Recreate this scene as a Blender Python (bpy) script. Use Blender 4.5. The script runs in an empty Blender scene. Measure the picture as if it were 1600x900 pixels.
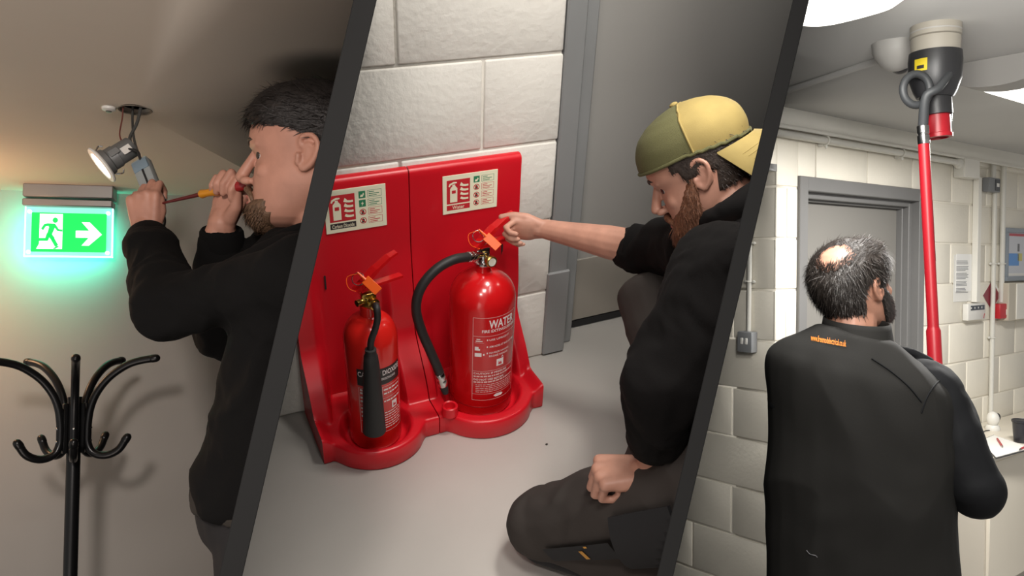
import bpy, bmesh, math, random
import numpy as np
from mathutils import Vector, Matrix

random.seed(7)
SC = bpy.context.scene
COL = SC.collection
FPX = 1280.0                       # focal length in pixels of the 1600x900 frame
PI = math.pi

# ------------------------------------------------------------------ camera
def axes(p, r, y):
    p, r, y = math.radians(p), math.radians(r), math.radians(y)
    f = Vector((0, math.cos(p), math.sin(p))); u = Vector((0, -math.sin(p), math.cos(p))); a = Vector((1, 0, 0))
    a2 = a*math.cos(r) + u*math.sin(r); u2 = u*math.cos(r) - a*math.sin(r)
    Z = Matrix.Rotation(y, 3, 'Z')
    return Z @ a2, Z @ u2, Z @ f

def cam_matrix(ax, o):
    a, u, f = ax
    return Matrix(((a.x, u.x, -f.x, o[0]), (a.y, u.y, -f.y, o[1]), (a.z, u.z, -f.z, o[2]), (0, 0, 0, 1)))

CAM_AXES = axes(-1.8, 0, 0)
CAM_LOC = Vector((0, 0, 1.65))
CAM_W = cam_matrix(CAM_AXES, CAM_LOC)
cam_data = bpy.data.cameras.new('camera')
cam_data.sensor_width = 36.0
cam_data.lens = 36.0*FPX/1600.0
cam_data.clip_start = 0.05
cam = bpy.data.objects.new('camera', cam_data)
COL.objects.link(cam)
cam.matrix_world = CAM_W
SC.camera = cam

class Room:
    """One of the three rooms, with its own level frame: x along its back wall, y into it, z up."""
    def __init__(self, key, pitch, roll, yaw, h):
        self.key = key
        self.ax = axes(pitch, roll, yaw)
        self.r, self.u, self.f = self.ax
        self.o = Vector((0, 0, h))
        self.M = CAM_W @ cam_matrix(self.ax, self.o).inverted()
    def ray(self, px, py):
        return self.r*((px-800)/FPX) + self.u*((450-py)/FPX) + self.f
    def P(self, px, py, d):
        return self.o + self.ray(px, py)*d
    def on(self, px, py, axis, val):
        r = self.ray(px, py)
        return self.o + r*((val-self.o[axis])/r[axis])
    def proj(self, p):
        v = Vector(p)-self.o; z = v.dot(self.f)
        return 800+FPX*v.dot(self.r)/z, 450-FPX*v.dot(self.u)/z, z

R1 = Room(1, 5.6, -1.5, -16, 1.66)        # office with the exit sign
R2 = Room(2, -30.5, 2.5, -26, 1.50)    # corner with the extinguisher stand
R3 = Room(3, -1.8, 0, -38, 1.65)       # plant room with the detector tester

# ------------------------------------------------------------------ world, lights, exposure
def lin(c):
    c = c/255.0
    return c/12.92 if c <= 0.04045 else ((c+0.055)/1.055)**2.4
def rgb(c, a=1.0):
    return (lin(c[0]), lin(c[1]), lin(c[2]), a)

w = bpy.data.worlds.new('world'); SC.world = w; w.use_nodes = True
w.node_tree.nodes['Background'].inputs[0].default_value = (1.0, 0.97, 0.93, 1)
w.node_tree.nodes['Background'].inputs[1].default_value = 0.40

def area_light(name, room, loc, target, size, power, color=(1, 1, 1), size_y=None, spread=180):
    d = bpy.data.lights.new(name, 'AREA'); d.energy = power; d.color = color
    d.shape = 'RECTANGLE'; d.size = size; d.size_y = size_y or size
    d.spread = math.radians(spread)
    o = bpy.data.objects.new(name, d); COL.objects.link(o)
    v = (Vector(target)-Vector(loc)).normalized()
    q = v.to_track_quat('-Z', 'Y')
    o.matrix_world = room.M @ (Matrix.Translation(loc) @ q.to_matrix().to_4x4())
    return o

def point_light(name, room, loc, radius, power, color=(1, 1, 1)):
    d = bpy.data.lights.new(name, 'POINT'); d.energy = power; d.color = color; d.shadow_soft_size = radius
    o = bpy.data.objects.new(name, d); COL.objects.link(o)
    o.matrix_world = room.M @ Matrix.Translation(loc)
    return o

# office: warm ceiling lamp over the photographer and a warm wall lamp out of view on the left
area_light('office_ceiling_lamp', R1, (-0.30, -0.30, 2.14), R1.P(120, 640, 2.5), 0.16, 6.0, (1.0, 0.90, 0.84), spread=100)
point_light('office_low_fill', R1, (-0.75, 0.45, 0.50), 0.60, 31.0, (1.0, 0.85, 0.76))  # added low fill that lifts the ceiling, no lamp stands there
point_light('office_wall_lamp', R1, R1.P(-170, 400, 2.05), 0.10, 5.5, (1.0, 0.56, 0.30))
# extinguisher corner: ceiling lamp, then an added soft fill from the camera side
area_light('corner_ceiling_lamp', R2, (1.10, 1.22, 2.45), (0.85, 1.45, 0.0), 0.30, 25.0, (1.0, 0.95, 0.88))
area_light('corner_fill', R2, (0.35, 0.2, 2.6), (0.7, 1.7, 0.3), 0.5, 23.0, (1.0, 0.95, 0.9))
# plant room: added front fill above the view, brightens wall and jacket
area_light('plant_room_front_fill', R3, R3.P(1480, -150, 1.15), R3.P(1460, 500, 4.0), 0.5, 22.0, (1.0, 0.97, 0.92))

SC.view_settings.view_transform = 'Standard'
SC.view_settings.look = 'None'
SC.view_settings.gamma = 1.0
SC.view_settings.use_curve_mapping = False
SC.view_settings.exposure = 0.0
SC.cycles.use_denoising = True
SC.cycles.max_bounces = 8

# ------------------------------------------------------------------ materials
MATS = {}
def mat(name, c, rough=0.6, metal=0.0, bump=None, var=None, emit=None, alpha=None, trans=0.0, spec=0.5, coat=0.0, streak=None):
    """procedural material: colour with noise variation var=(scale, amount) and bump=(scale, strength, distance)"""
    if name in MATS: return MATS[name]
    m = bpy.data.materials.new(name); m.use_nodes = True
    nt = m.node_tree; b = nt.nodes['Principled BSDF']
    b.inputs['Base Color'].default_value = rgb(c)
    b.inputs['Roughness'].default_value = rough
    b.inputs['Metallic'].default_value = metal
    b.inputs['Specular IOR Level'].default_value = spec
    b.inputs['Coat Weight'].default_value = coat
    b.inputs['Transmission Weight'].default_value = trans
    tc = nt.nodes.new('ShaderNodeTexCoord')
    if alpha is not None: b.inputs['Alpha'].default_value = alpha
    if var:
        n = nt.nodes.new('ShaderNodeTexNoise'); n.inputs['Scale'].default_value = var[0]; n.inputs['Detail'].default_value = 4
        src = tc.outputs['Object']
        if streak:
            mp = nt.nodes.new('ShaderNodeMapping'); mp.inputs['Scale'].default_value = streak
            nt.links.new(src, mp.inputs['Vector']); src = mp.outputs['Vector']
        nt.links.new(src, n.inputs['Vector'])
        mx = nt.nodes.new('ShaderNodeMix'); mx.data_type = 'RGBA'
        k = var[1]
        mx.inputs['A'].default_value = tuple(min(1, x*(1-k)) for x in rgb(c)[:3])+(1,)
        c2 = rgb(var[2]) if len(var) > 2 else tuple(min(1, x*(1+k)) for x in rgb(c)[:3])+(1,)
        mx.inputs['B'].default_value = c2
        rp = nt.nodes.new('ShaderNodeMapRange'); rp.inputs['From Min'].default_value = 0.3; rp.inputs['From Max'].default_value = 0.7
        nt.links.new(n.outputs['Fac'], rp.inputs['Value'])
        nt.links.new(rp.outputs['Result'], mx.inputs['Factor'])
        nt.links.new(mx.outputs['Result'], b.inputs['Base Color'])
    if bump:
        n2 = nt.nodes.new('ShaderNodeTexNoise'); n2.inputs['Scale'].default_value = bump[0]; n2.inputs['Detail'].default_value = 5
        nt.links.new(tc.outputs['Object'], n2.inputs['Vector'])
        bp = nt.nodes.new('ShaderNodeBump'); bp.inputs['Strength'].default_value = bump[1]
        bp.inputs['Distance'].default_value = bump[2] if len(bump) > 2 else 0.01
        nt.links.new(n2.outputs['Fac'], bp.inputs['Height'])
        nt.links.new(bp.outputs['Normal'], b.inputs['Normal'])
    if emit:
        b.inputs['Emission Color'].default_value = rgb(emit[0]); b.inputs['Emission Strength'].default_value = emit[1]
    MATS[name] = m
    return m

# ------------------------------------------------------------------ geometry (each returns verts, faces)
def V(*a): return Vector(a)

def merge(*gs):
    vs, fs = [], []
    for v, f in gs:
        o = len(vs); vs += [tuple(p) for p in v]; fs += [tuple(i+o for i in q) for q in f]
    return vs, fs

def box(c, s, R=None, bev=0.0, seg=1):
    bm = bmesh.new()
    bmesh.ops.create_cube(bm, size=1.0)
    for v in bm.verts: v.co = Vector((v.co.x*s[0], v.co.y*s[1], v.co.z*s[2]))
    if bev > 0:
        bmesh.ops.bevel(bm, geom=list(bm.edges), offset=min(bev, min(s)*0.49), segments=seg, affect='EDGES', profile=0.5)
    c = Vector(c)
    vs = [tuple((R @ v.co if R else v.co)+c) for v in bm.verts]
    bm.verts.index_update()
    fs = [tuple(v.index for v in f.verts) for f in bm.faces]
    bm.free()
    return vs, fs

def frame(d):
    d = Vector(d).normalized()
    a = Vector((0, 0, 1)) if abs(d.z) < 0.9 else Vector((1, 0, 0))
    s = a.cross(d).normalized(); t = d.cross(s)
    return s, t, d

def rings_geo(rings, closed=False, caps=True):
    n = len(rings[0]); vs = [tuple(p) for r in rings for p in r]; fs = []
    m = len(rings)
    for i in range(m if closed else m-1):
        j = (i+1) % m
        for k in range(n):
            l = (k+1) % n
            fs.append((i*n+k, i*n+l, j*n+l, j*n+k))
    if caps and not closed:
        fs.append(tuple(range(n-1, -1, -1))); fs.append(tuple((m-1)*n+k for k in range(n)))
    return vs, fs

def cyl(p0, p1, r0, r1=None, n=20, caps=True):
    r1 = r0 if r1 is None else r1
    p0, p1 = Vector(p0), Vector(p1); s, t, d = frame(p1-p0)
    return rings_geo([[p+(s*math.cos(2*PI*k/n)+t*math.sin(2*PI*k/n))*r for k in range(n)] for p, r in ((p0, r0), (p1, r1))], caps=caps)

def catmull(pts, k=6, closed=False):
    pts = [Vector(p) for p in pts]; out = []
    m = len(pts)
    for i in range(m if closed else m-1):
        p1, p2 = pts[i], pts[(i+1) % m]
        p0 = pts[i-1] if (i > 0 or closed) else p1*2-p2
        p3 = pts[(i+2) % m] if (i+2 < m or closed) else p2*2-p1
        for j in range(k):
            t = j/k
            out.append(0.5*((2*p1)+(p2-p0)*t+(2*p0-5*p1+4*p2-p3)*t*t+(3*p1-p0-3*p2+p3)*t**3))
    if not closed: out.append(pts[-1])
    return out

def tube(pts, r, n=10, closed=False, caps=True):
    pts = [Vector(p) for p in pts]; m = len(pts)
    rs = r if isinstance(r, (list, tuple)) else [r]*m
    if len(rs) != m:
        rs = list(np.interp(np.linspace(0, 1, m), np.linspace(0, 1, len(rs)), rs))
    tang = []
    for i in range(m):
        a = pts[i-1] if (i > 0 or closed) else pts[i]; b = pts[(i+1) % m] if (i < m-1 or closed) else pts[i]
        tang.append((b-a).normalized())
    s, t, d = frame(tang[0]); rings = []
    for i in range(m):
        d = tang[i]; s = (s-d*s.dot(d)).normalized(); t = d.cross(s)
        rings.append([pts[i]+(s*math.cos(2*PI*k/n)+t*math.sin(2*PI*k/n))*rs[i] for k in range(n)])
    return rings_geo(rings, closed=closed, caps=caps)

def lathe(prof, o, ax=(0, 0, 1), n=40, caps=True):
    """prof: [(radius, height)] along axis ax from o"""
    s, t, d = frame(ax); o = Vector(o); rings = []
    for r, h in prof:
        r = max(r, 1e-4)
        rings.append([o+d*h+(s*math.cos(2*PI*k/n)+t*math.sin(2*PI*k/n))*r for k in range(n)])
    return rings_geo(rings, caps=caps)

def capsule(p0, p1, r0, r1=None, n=14, k=5):
    r1 = r0 if r1 is None else r1
    p0, p1 = Vector(p0), Vector(p1); L = (p1-p0).length
    prof = [(r0*math.cos(a), -r0*math.sin(a)) for a in np.linspace(PI/2*0.98, 0, k)] + [(r1*math.cos(a), L+r1*math.sin(a)) for a in np.linspace(0, PI/2*0.98, k)]
    return lathe(prof, p0, p1-p0, n)

def ell(c, rad, R=None, n=20):
    vs = []; c = Vector(c); m = n//2+1; rings = []
    for i in range(m):
        a = -PI/2+PI*(i/(m-1)); a = max(-PI/2*0.985, min(PI/2*0.985, a))
        ring = []
        for k in range(n):
            b = 2*PI*k/n
            p = Vector((rad[0]*math.cos(a)*math.cos(b), rad[1]*math.cos(a)*math.sin(b), rad[2]*math.sin(a)))
            ring.append((R @ p if R else p)+c)
        rings.append(ring)
    return rings_geo(rings)

def prism(poly, o, ux, uy, h):
    """2D outline extruded by h along ux x uy from plane at o"""
    o, ux, uy = Vector(o), Vector(ux), Vector(uy); un = ux.cross(uy).normalized()
    n = len(poly)
    v = [o+ux*a+uy*b for a, b in poly]+[o+ux*a+uy*b+un*h for a, b in poly]
    f = [tuple(range(n-1, -1, -1)), tuple(range(n, 2*n))]
    f += [(i, (i+1) % n, n+(i+1) % n, n+i) for i in range(n)]
    return [tuple(p) for p in v], f

def loft(rings, n=28, k=5, power=2.0):
    """rings: (centre, a, b) half axes, smoothed along the path"""
    cs = catmull([r[0] for r in rings], k); as_ = catmull([r[1] for r in rings], k); bs = catmull([r[2] for r in rings], k)
    out = []
    for c, a, b in zip(cs, as_, bs):
        ring = []
        for i in range(n):
            t = 2*PI*i/n; x, y = math.cos(t), math.sin(t)
            q = (abs(x)**power+abs(y)**power)**(-1.0/power)
            ring.append(c+a*(x*q)+b*(y*q))
        out.append(ring)
    return rings_geo(out)

def grid_geo(P):
    """P: rows x cols points -> open grid"""
    m, n = len(P), len(P[0])
    vs = [tuple(p) for r in P for p in r]
    fs = [(i*n+j, i*n+j+1, (i+1)*n+j+1, (i+1)*n+j) for i in range(m-1) for j in range(n-1)]
    return vs, fs

def text_geo(s, size=1.0, align='LEFT', bold=0.0):
    cu = bpy.data.curves.new('t', 'FONT'); cu.body = s; cu.size = size; cu.align_x = align; cu.resolution_u = 3; cu.offset = bold
    o = bpy.data.objects.new('t', cu); COL.objects.link(o)
    me = bpy.data.meshes.new_from_object(o.evaluated_get(bpy.context.evaluated_depsgraph_get()))
    vs = [tuple(v.co) for v in me.vertices]; fs = [tuple(p.vertices) for p in me.polygons]
    bpy.data.objects.remove(o); bpy.data.curves.remove(cu); bpy.data.meshes.remove(me)
    return vs, fs

def text_fit(s, w_, h_, bold=0.0):
    """text scaled into the box 0..w_ x 0..h_"""
    vs, fs = text_geo(s, bold=bold)
    a = np.array(vs); lo, hi = a.min(0), a.max(0)
    a = (a-lo)/np.maximum(hi-lo, 1e-6)
    return [(p[0]*w_, p[1]*h_) for p in a], fs

def map_geo(v2, fs, fn, th=0.0):
    """flat 2D pieces laid on a surface by fn(u, v)"""
    return [tuple(fn(*p)) for p in v2], fs

# ------------------------------------------------------------------ objects
ROOM_OF = {}
def make_mesh(geo, smooth=40):
    me = bpy.data.meshes.new('mesh')
    me.from_pydata([tuple(p) for p in geo[0]], [], geo[1])
    me.validate(); me.update()
    if smooth:
        bm = bmesh.new(); bm.from_mesh(me); bmesh.ops.recalc_face_normals(bm, faces=bm.faces); bm.to_mesh(me); bm.free()
        me.shade_smooth()
        if smooth < 180: me.set_sharp_from_angle(angle=math.radians(smooth))
    return me

class Thing:
    def __init__(self, name, label, cat, room, base, group=None):
        self.room = room; self.base = Vector(base)
        o = bpy.data.objects.new(name, None); COL.objects.link(o); o.empty_display_size = 0.1
        o.matrix_world = room.M @ Matrix.Translation(self.base)
        o['label'] = label; o['category'] = cat
        if group: o['group'] = group
        self.root = o
    def part(self, name, geo, material, parent=None, label=None, smooth=40, kind=None):
        if isinstance(geo, bpy.types.Mesh):
            me = geo; me.transform(Matrix.Translation(-self.base))
        else:
            me = make_mesh(([tuple(Vector(p)-self.base) for p in geo[0]], geo[1]), smooth)
        me.name = name
        o = bpy.data.objects.new(name, me); COL.objects.link(o)
        me.materials.clear(); me.materials.append(material)
        o.parent = parent or self.root
        if label: o['label'] = label
        if kind: o['kind'] = kind
        ROOM_OF[o.name] = self.room
        return o

def single(name, geo, material, label, cat, room, base=None, group=None, smooth=40):
    a = np.array(geo[0])
    if base is None:
        base = Vector(((a[:, 0].min()+a[:, 0].max())/2, (a[:, 1].min()+a[:, 1].max())/2, a[:, 2].min()))
    me = make_mesh(([tuple(Vector(p)-Vector(base)) for p in geo[0]], geo[1]), smooth); me.name = name
    o = bpy.data.objects.new(name, me); COL.objects.link(o); me.materials.append(material)
    o.matrix_world = room.M @ Matrix.Translation(base)
    o['label'] = label; o['category'] = cat
    if group: o['group'] = group
    ROOM_OF[o.name] = room
    return o

def struct(name, geo, material, room, label=None, parent=None, smooth=30):
    me = make_mesh(geo, smooth); me.name = name
    o = bpy.data.objects.new(name, me); COL.objects.link(o); me.materials.append(material)
    if parent: o.parent = parent
    else:
        o.matrix_world = room.M; o['kind'] = 'structure'
    if label: o['label'] = label
    ROOM_OF[o.name] = room
    return o

# ------------------------------------------------------------------ organic helpers
def remesh(geo, voxel, smooth=5):
    me = bpy.data.meshes.new('tmp'); me.from_pydata([tuple(p) for p in geo[0]], [], geo[1]); me.update()
    o = bpy.data.objects.new('tmp', me); COL.objects.link(o)
    m = o.modifiers.new('r', 'REMESH'); m.mode = 'VOXEL'; m.voxel_size = voxel; m.use_smooth_shade = True
    if smooth:
        s = o.modifiers.new('s', 'SMOOTH'); s.factor = 0.5; s.iterations = smooth
    me2 = bpy.data.meshes.new_from_object(o.evaluated_get(bpy.context.evaluated_depsgraph_get()))
    bpy.data.objects.remove(o); bpy.data.meshes.remove(me)
    me2.shade_smooth()
    return me2

def vnoise(P, scale, seed=0):
    """smooth lattice noise in -1..1 at points P (n,3)"""
    Q = P*scale+seed*17.31; I = np.floor(Q).astype(np.int64); F = Q-I; F = F*F*(3-2*F)
    def h(ix, iy, iz):
        n = (ix*374761393+iy*668265263+iz*2147483647+seed*144269) & 0xffffffff
        n = ((n ^ (n >> 13))*1274126177) & 0xffffffff
        return ((n ^ (n >> 16)) & 0xffff)/32767.5-1.0
    out = 0
    for dx in (0, 1):
        for dy in (0, 1):
            for dz in (0, 1):
                wgt = (F[:, 0] if dx else 1-F[:, 0])*(F[:, 1] if dy else 1-F[:, 1])*(F[:, 2] if dz else 1-F[:, 2])
                out = out+wgt*h(I[:, 0]+dx, I[:, 1]+dy, I[:, 2]+dz)
    return out

def mesh_arrays(me):
    n = len(me.vertices); co = np.empty(n*3); no = np.empty(n*3)
    me.vertices.foreach_get('co', co); me.vertices.foreach_get('normal', no)
    return co.reshape(-1, 3), no.reshape(-1, 3)

def folds(me, amp=0.006, scale=9.0, seed=1, stretch=(1, 1, 1), mask=None):
    """cloth creases: ridged noise pushed along the normals"""
    co, no = mesh_arrays(me)
    S = co*np.array(stretch)
    warp = np.stack([vnoise(S, scale*0.6, seed+5), vnoise(S, scale*0.6, seed+6), vnoise(S, scale*0.6, seed+7)], 1)*0.05
    n1 = 1-np.abs(vnoise(S+warp, scale, seed))*2
    n2 = vnoise(S+warp*2, scale*2.3, seed+1)
    d = amp*(n1*0.75+n2*0.35)
    if mask is not None: d = d*mask(co)
    co = co+no*d[:, None]
    me.vertices.foreach_set('co', co.ravel()); me.update()
    return me

def cut_mesh(me, planes):
    """keep the side n.(p-c) < 0 of each plane, holes closed"""
    bm = bmesh.new(); bm.from_mesh(me)
    for c, n in planes:
        g = bmesh.ops.bisect_plane(bm, geom=list(bm.verts)+list(bm.edges)+list(bm.faces), dist=1e-6, plane_co=c, plane_no=n, clear_outer=True)
        ed = [e for e in g['geom_cut'] if isinstance(e, bmesh.types.BMEdge)]
        if ed: bmesh.ops.holes_fill(bm, edges=ed, sides=0)
    bm.to_mesh(me); bm.free(); me.update()
    return me
# ================================================================== MATERIALS
m_bar = mat('charcoal_partition', (39, 39, 39), 0.9, spec=0.05)
m_wall1 = mat('office_plaster', (196, 190, 182), 0.85, bump=(60, 0.05, 0.002), var=(3, 0.03))
m_ceil1 = mat('office_ceiling_paint', (206, 196, 182), 0.9, bump=(50, 0.06, 0.002), var=(2.5, 0.03))
m_block = mat('white_painted_block', (226, 222, 214), 0.55, bump=(55, 0.55, 0.004), var=(5, 0.03))
m_mortar = mat('white_painted_mortar', (214, 209, 200), 0.65, bump=(90, 0.5, 0.003), var=(9, 0.05))
m_floor2 = mat('pale_grey_floor_paint', (196, 192, 186), 0.32, bump=(26, 0.06, 0.003), var=(2.2, 0.06))
m_grey = mat('grey_gloss_paint', (152, 150, 146), 0.4, var=(3, 0.03))
m_greyframe = mat('grey_frame_paint', (132, 133, 133), 0.4, var=(4, 0.05))
m_kick = mat('brushed_kick_plate', (158, 152, 143), 0.42, 0.25, var=(3, 0.05))
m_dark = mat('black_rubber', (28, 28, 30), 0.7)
m_block3 = mat('cream_painted_block', (232, 226, 212), 0.5, bump=(60, 0.4, 0.003), var=(5, 0.03))
m_mortar3 = mat('cream_painted_mortar', (236, 230, 217), 0.55, bump=(90, 0.4, 0.003))
m_ceil3 = mat('grey_white_ceiling', (196, 195, 192), 0.7, bump=(20, 0.05, 0.003), var=(2, 0.03))
m_white = mat('white_paint', (232, 229, 220), 0.45, var=(6, 0.03))
m_conduit = mat('white_plastic_conduit', (214, 212, 204), 0.4)
m_doorgrey = mat('door_grey_paint', (128, 125, 120), 0.42, var=(1.5, 0.04))
m_frame3 = mat('door_frame_grey', (112, 111, 110), 0.42, var=(4, 0.04))
m_carpet = mat('dark_floor', (70, 66, 62), 0.9, bump=(80, 0.3))

# ================================================================== PARTITIONS between the rooms
def bar_plane(x0, x1):
    """plane through the camera holding the partition; returns its normal (to the right) and in-plane axes (world)"""
    a, u, f = CAM_AXES
    r0 = a*((x0-800)/FPX)+u*(450/FPX)+f; r1 = a*((x1-800)/FPX)+u*(-450/FPX)+f
    n = r1.cross(r0).normalized()
    if n.dot(a) < 0: n.negate()
    return n
N12 = bar_plane(570.5, 360.5); T12 = 0.0262
N23 = bar_plane(1251.5, 1039.0); T23 = 0.0182
class WorldRoom:
    key = 0; M = Matrix.Identity(4)
W = WorldRoom()
def partition(name, n, t, far, label):
    f = CAM_AXES[2]
    fwd = (f-n*f.dot(n)).normalized()          # along the partition, away from the camera
    up = n.cross(fwd).normalized()
    if up.z < 0: up.negate()
    R = Matrix((n, fwd, up)).transposed()
    d0 = 1.0
    c = CAM_LOC+fwd*((d0+far)/2)
    return struct(name, box(c, (t, far-d0, 5.0), R, bev=0.001), m_bar, W, label)
partition('wall_partition_left', N12, T12, 3.6, 'slanted charcoal partition edge between the office and the extinguisher corner')
partition('wall_partition_right', N23, T23, 5.6, 'slanted charcoal partition edge between the extinguisher corner and the plant room')

# ================================================================== ROOM 1 shell
Z1 = R1.P(211, 172, 1.75).z                      # ceiling height
Y1 = R1.on(110, 300, 2, Z1).y                    # back wall
HOLE = R1.P(211, 172, 1.75)
struct('wall_office_back', box((-0.6, Y1+0.05, Z1/2+0.05), (4.4, 0.1, Z1+0.3)), m_wall1, R1, 'pale plastered office wall behind the coat stand')
struct('floor_office', box((-0.6, 1.5, -0.03), (4.4, 3.4, 0.06)), m_carpet, R1)
# ceiling with a real round cut-out for the downlight
def ceiling_with_hole(hc, r, x0, x1, y0, y1, z, th, n=32):
    out = [];
    circ = [(hc.x+r[0]*math.cos(2*PI*k/n), hc.y+r[1]*math.sin(2*PI*k/n)) for k in range(n)]
    def edge_pt(a):
        c, s = math.cos(a), math.sin(a); t = 1e9
        if c > 1e-9: t = min(t, (x1-hc.x)/c)
        if c < -1e-9: t = min(t, (x0-hc.x)/c)
        if s > 1e-9: t = min(t, (y1-hc.y)/s)
        if s < -1e-9: t = min(t, (y0-hc.y)/s)
        return (hc.x+c*t, hc.y+s*t)
    angs = [2*PI*k/n for k in range(n)]
    sq = [edge_pt(a) for a in angs]
    # snap corners
    for cx_, cy_ in ((x0, y0), (x1, y0), (x1, y1), (x0, y1)):
        i = min(range(n), key=lambda k: abs((math.atan2(cy_-hc.y, cx_-hc.x)-angs[k]+PI) % (2*PI)-PI)); sq[i] = (cx_, cy_)
    vs = [(p[0], p[1], z) for p in circ]+[(p[0], p[1], z) for p in sq]+[(p[0], p[1], z+th) for p in circ]+[(p[0], p[1], z+th) for p in sq]
    fs = []
    for k in range(n):
        l = (k+1) % n
        fs += [(k, l, n+l, n+k), (2*n+k, 3*n+k, 3*n+l, 2*n+l), (k, 2*n+k, 2*n+l, l), (n+k, n+l, 3*n+l, 3*n+k)]
    return vs, fs
ceil1 = struct('ceiling_office', ceiling_with_hole(HOLE, (0.031, 0.040), -2.6, 1.4, 0.35, Y1+0.1, Z1, 0.014), m_ceil1, R1, 'pale office ceiling with a round downlight cut-out')
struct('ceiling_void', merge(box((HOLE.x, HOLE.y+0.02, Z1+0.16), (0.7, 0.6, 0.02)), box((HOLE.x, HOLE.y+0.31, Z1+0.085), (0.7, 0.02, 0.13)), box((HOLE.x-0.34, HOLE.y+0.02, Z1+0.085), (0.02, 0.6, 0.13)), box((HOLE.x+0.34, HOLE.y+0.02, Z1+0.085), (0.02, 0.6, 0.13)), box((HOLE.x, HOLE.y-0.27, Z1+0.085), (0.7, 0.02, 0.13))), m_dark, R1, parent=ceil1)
struct('hole_rim', lathe([(0.0305, 0.0), (0.0335, -0.0012), (0.0345, 0.0), (0.0305, 0.003)], (HOLE.x, HOLE.y, Z1), (0, 0, 1), 32, caps=False), mat('cut_plasterboard', (120, 112, 100), 0.9, bump=(300, 0.5, 0.002)), R1, parent=ceil1)

# ================================================================== block walls
BLOCK_MESH = {}
def block_wall(wall, courses, z0, hgt, x0, x1, length, plane, room, material, shift=0.0, gap=0.010, depth=0.008, skip=None):
    """single blocks as children of the wall; plane(x, z, out) gives the position, out towards the room"""
    k = 0
    for c in courses:
        zl = z0+c*hgt+gap/2; zh = z0+(c+1)*hgt-gap/2
        off = (length/2 if c % 2 else 0.0)+shift
        i0 = math.floor((x0-off)/length)
        x = off+i0*length
        while x < x1:
            a = max(x+gap/2, x0); b = min(x+length-gap/2, x1)
            x += length
            if b-a < 0.012: continue
            for (za, zb, aa, bb) in (skip(zl, zh, a, b) if skip else [(zl, zh, a, b)]):
                if bb-aa < 0.012 or zb-za < 0.012: continue
                key = (round(bb-aa, 3), round(zb-za, 3), material.name, plane.__name__)
                p0 = plane(0, 0, 0); ex = plane(1, 0, 0)-p0; ez = plane(0, 1, 0)-p0; eo = plane(0, 0, 1)-p0
                if key not in BLOCK_MESH:
                    R = Matrix((ex, ez, eo)).transposed()
                    me = make_mesh(box((0, 0, 0), (key[0], key[1], depth*2), R, bev=0.0045, seg=2), 60); me.name = 'block'
                    me.materials.append(material); BLOCK_MESH[key] = me
                o = bpy.data.objects.new('block', BLOCK_MESH[key]); COL.objects.link(o)
                o.parent = wall; o.location = plane((aa+bb)/2, (za+zb)/2, 0)
                ROOM_OF[o.name] = room
                k += 1
    return k

# ================================================================== ROOM 2 shell
Y2 = 1.873; XC2 = 1.034; YD2 = 1.965
struct('floor_corner', box((0.8, 1.0, -0.04), (4.2, 3.0, 0.08)), m_floor2, R2, 'pale grey painted concrete floor under the red stand')
D2 = 0.005
wall2 = struct('wall_corner', merge(box((XC2-1.2-D2, Y2+0.1+D2, 1.1), (2.4, 0.2, 2.2))), m_mortar, R2, 'white painted blockwork wall behind the red extinguisher stand')
def plane2(x, z, out): return Vector((x, Y2+D2-out, z))
block_wall(wall2, range(0, 7), 0.0, 0.2385, -0.35, XC2-0.001, 0.45, plane2, R2, m_block, shift=0.134, depth=0.005, gap=0.007)
def plane2r(x, z, out): return Vector((XC2-D2+out, x, z))
block_wall(wall2, range(0, 7), 0.0, 0.2385, Y2+0.0005, Y2+0.30, 0.45, plane2r, R2, m_block, shift=Y2-0.001, depth=0.005)
# door with its frame
def framebox(x0, x1, y0, y1, z0, z1, bev=0.003): return box(((x0+x1)/2, (y0+y1)/2, (z0+z1)/2), (x1-x0, y1-y0, z1-z0), bev=bev)
door2 = struct('door_1', framebox(1.155, 2.55, YD2+0.012, YD2+0.056, 0.028, 2.2), m_grey, R2, 'wide grey painted door beside the white block wall')
struct('kick_plate', framebox(1.168, 2.53, YD2+0.007, YD2+0.0125, 0.034, 0.262, 0.001), m_kick, R2, parent=door2)
struct('door_frame', merge(framebox(XC2+0.004, 1.098, Y2+0.002, YD2+0.10, 0.0, 2.3, 0.004), framebox(1.098, 1.152, Y2+0.035, YD2+0.10, 0.0, 2.3, 0.004)), m_greyframe, R2, parent=door2)
struct('frame_foot_guard', framebox(XC2-0.006, XC2+0.070, Y2-0.008, Y2+0.0035, 0.004, 0.30, 0.004), m_greyframe, R2, parent=door2)
struct('threshold_seal', framebox(1.155, 2.55, YD2+0.010, YD2+0.05, 0.002, 0.028, 0.002), m_dark, R2, parent=door2)

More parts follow.
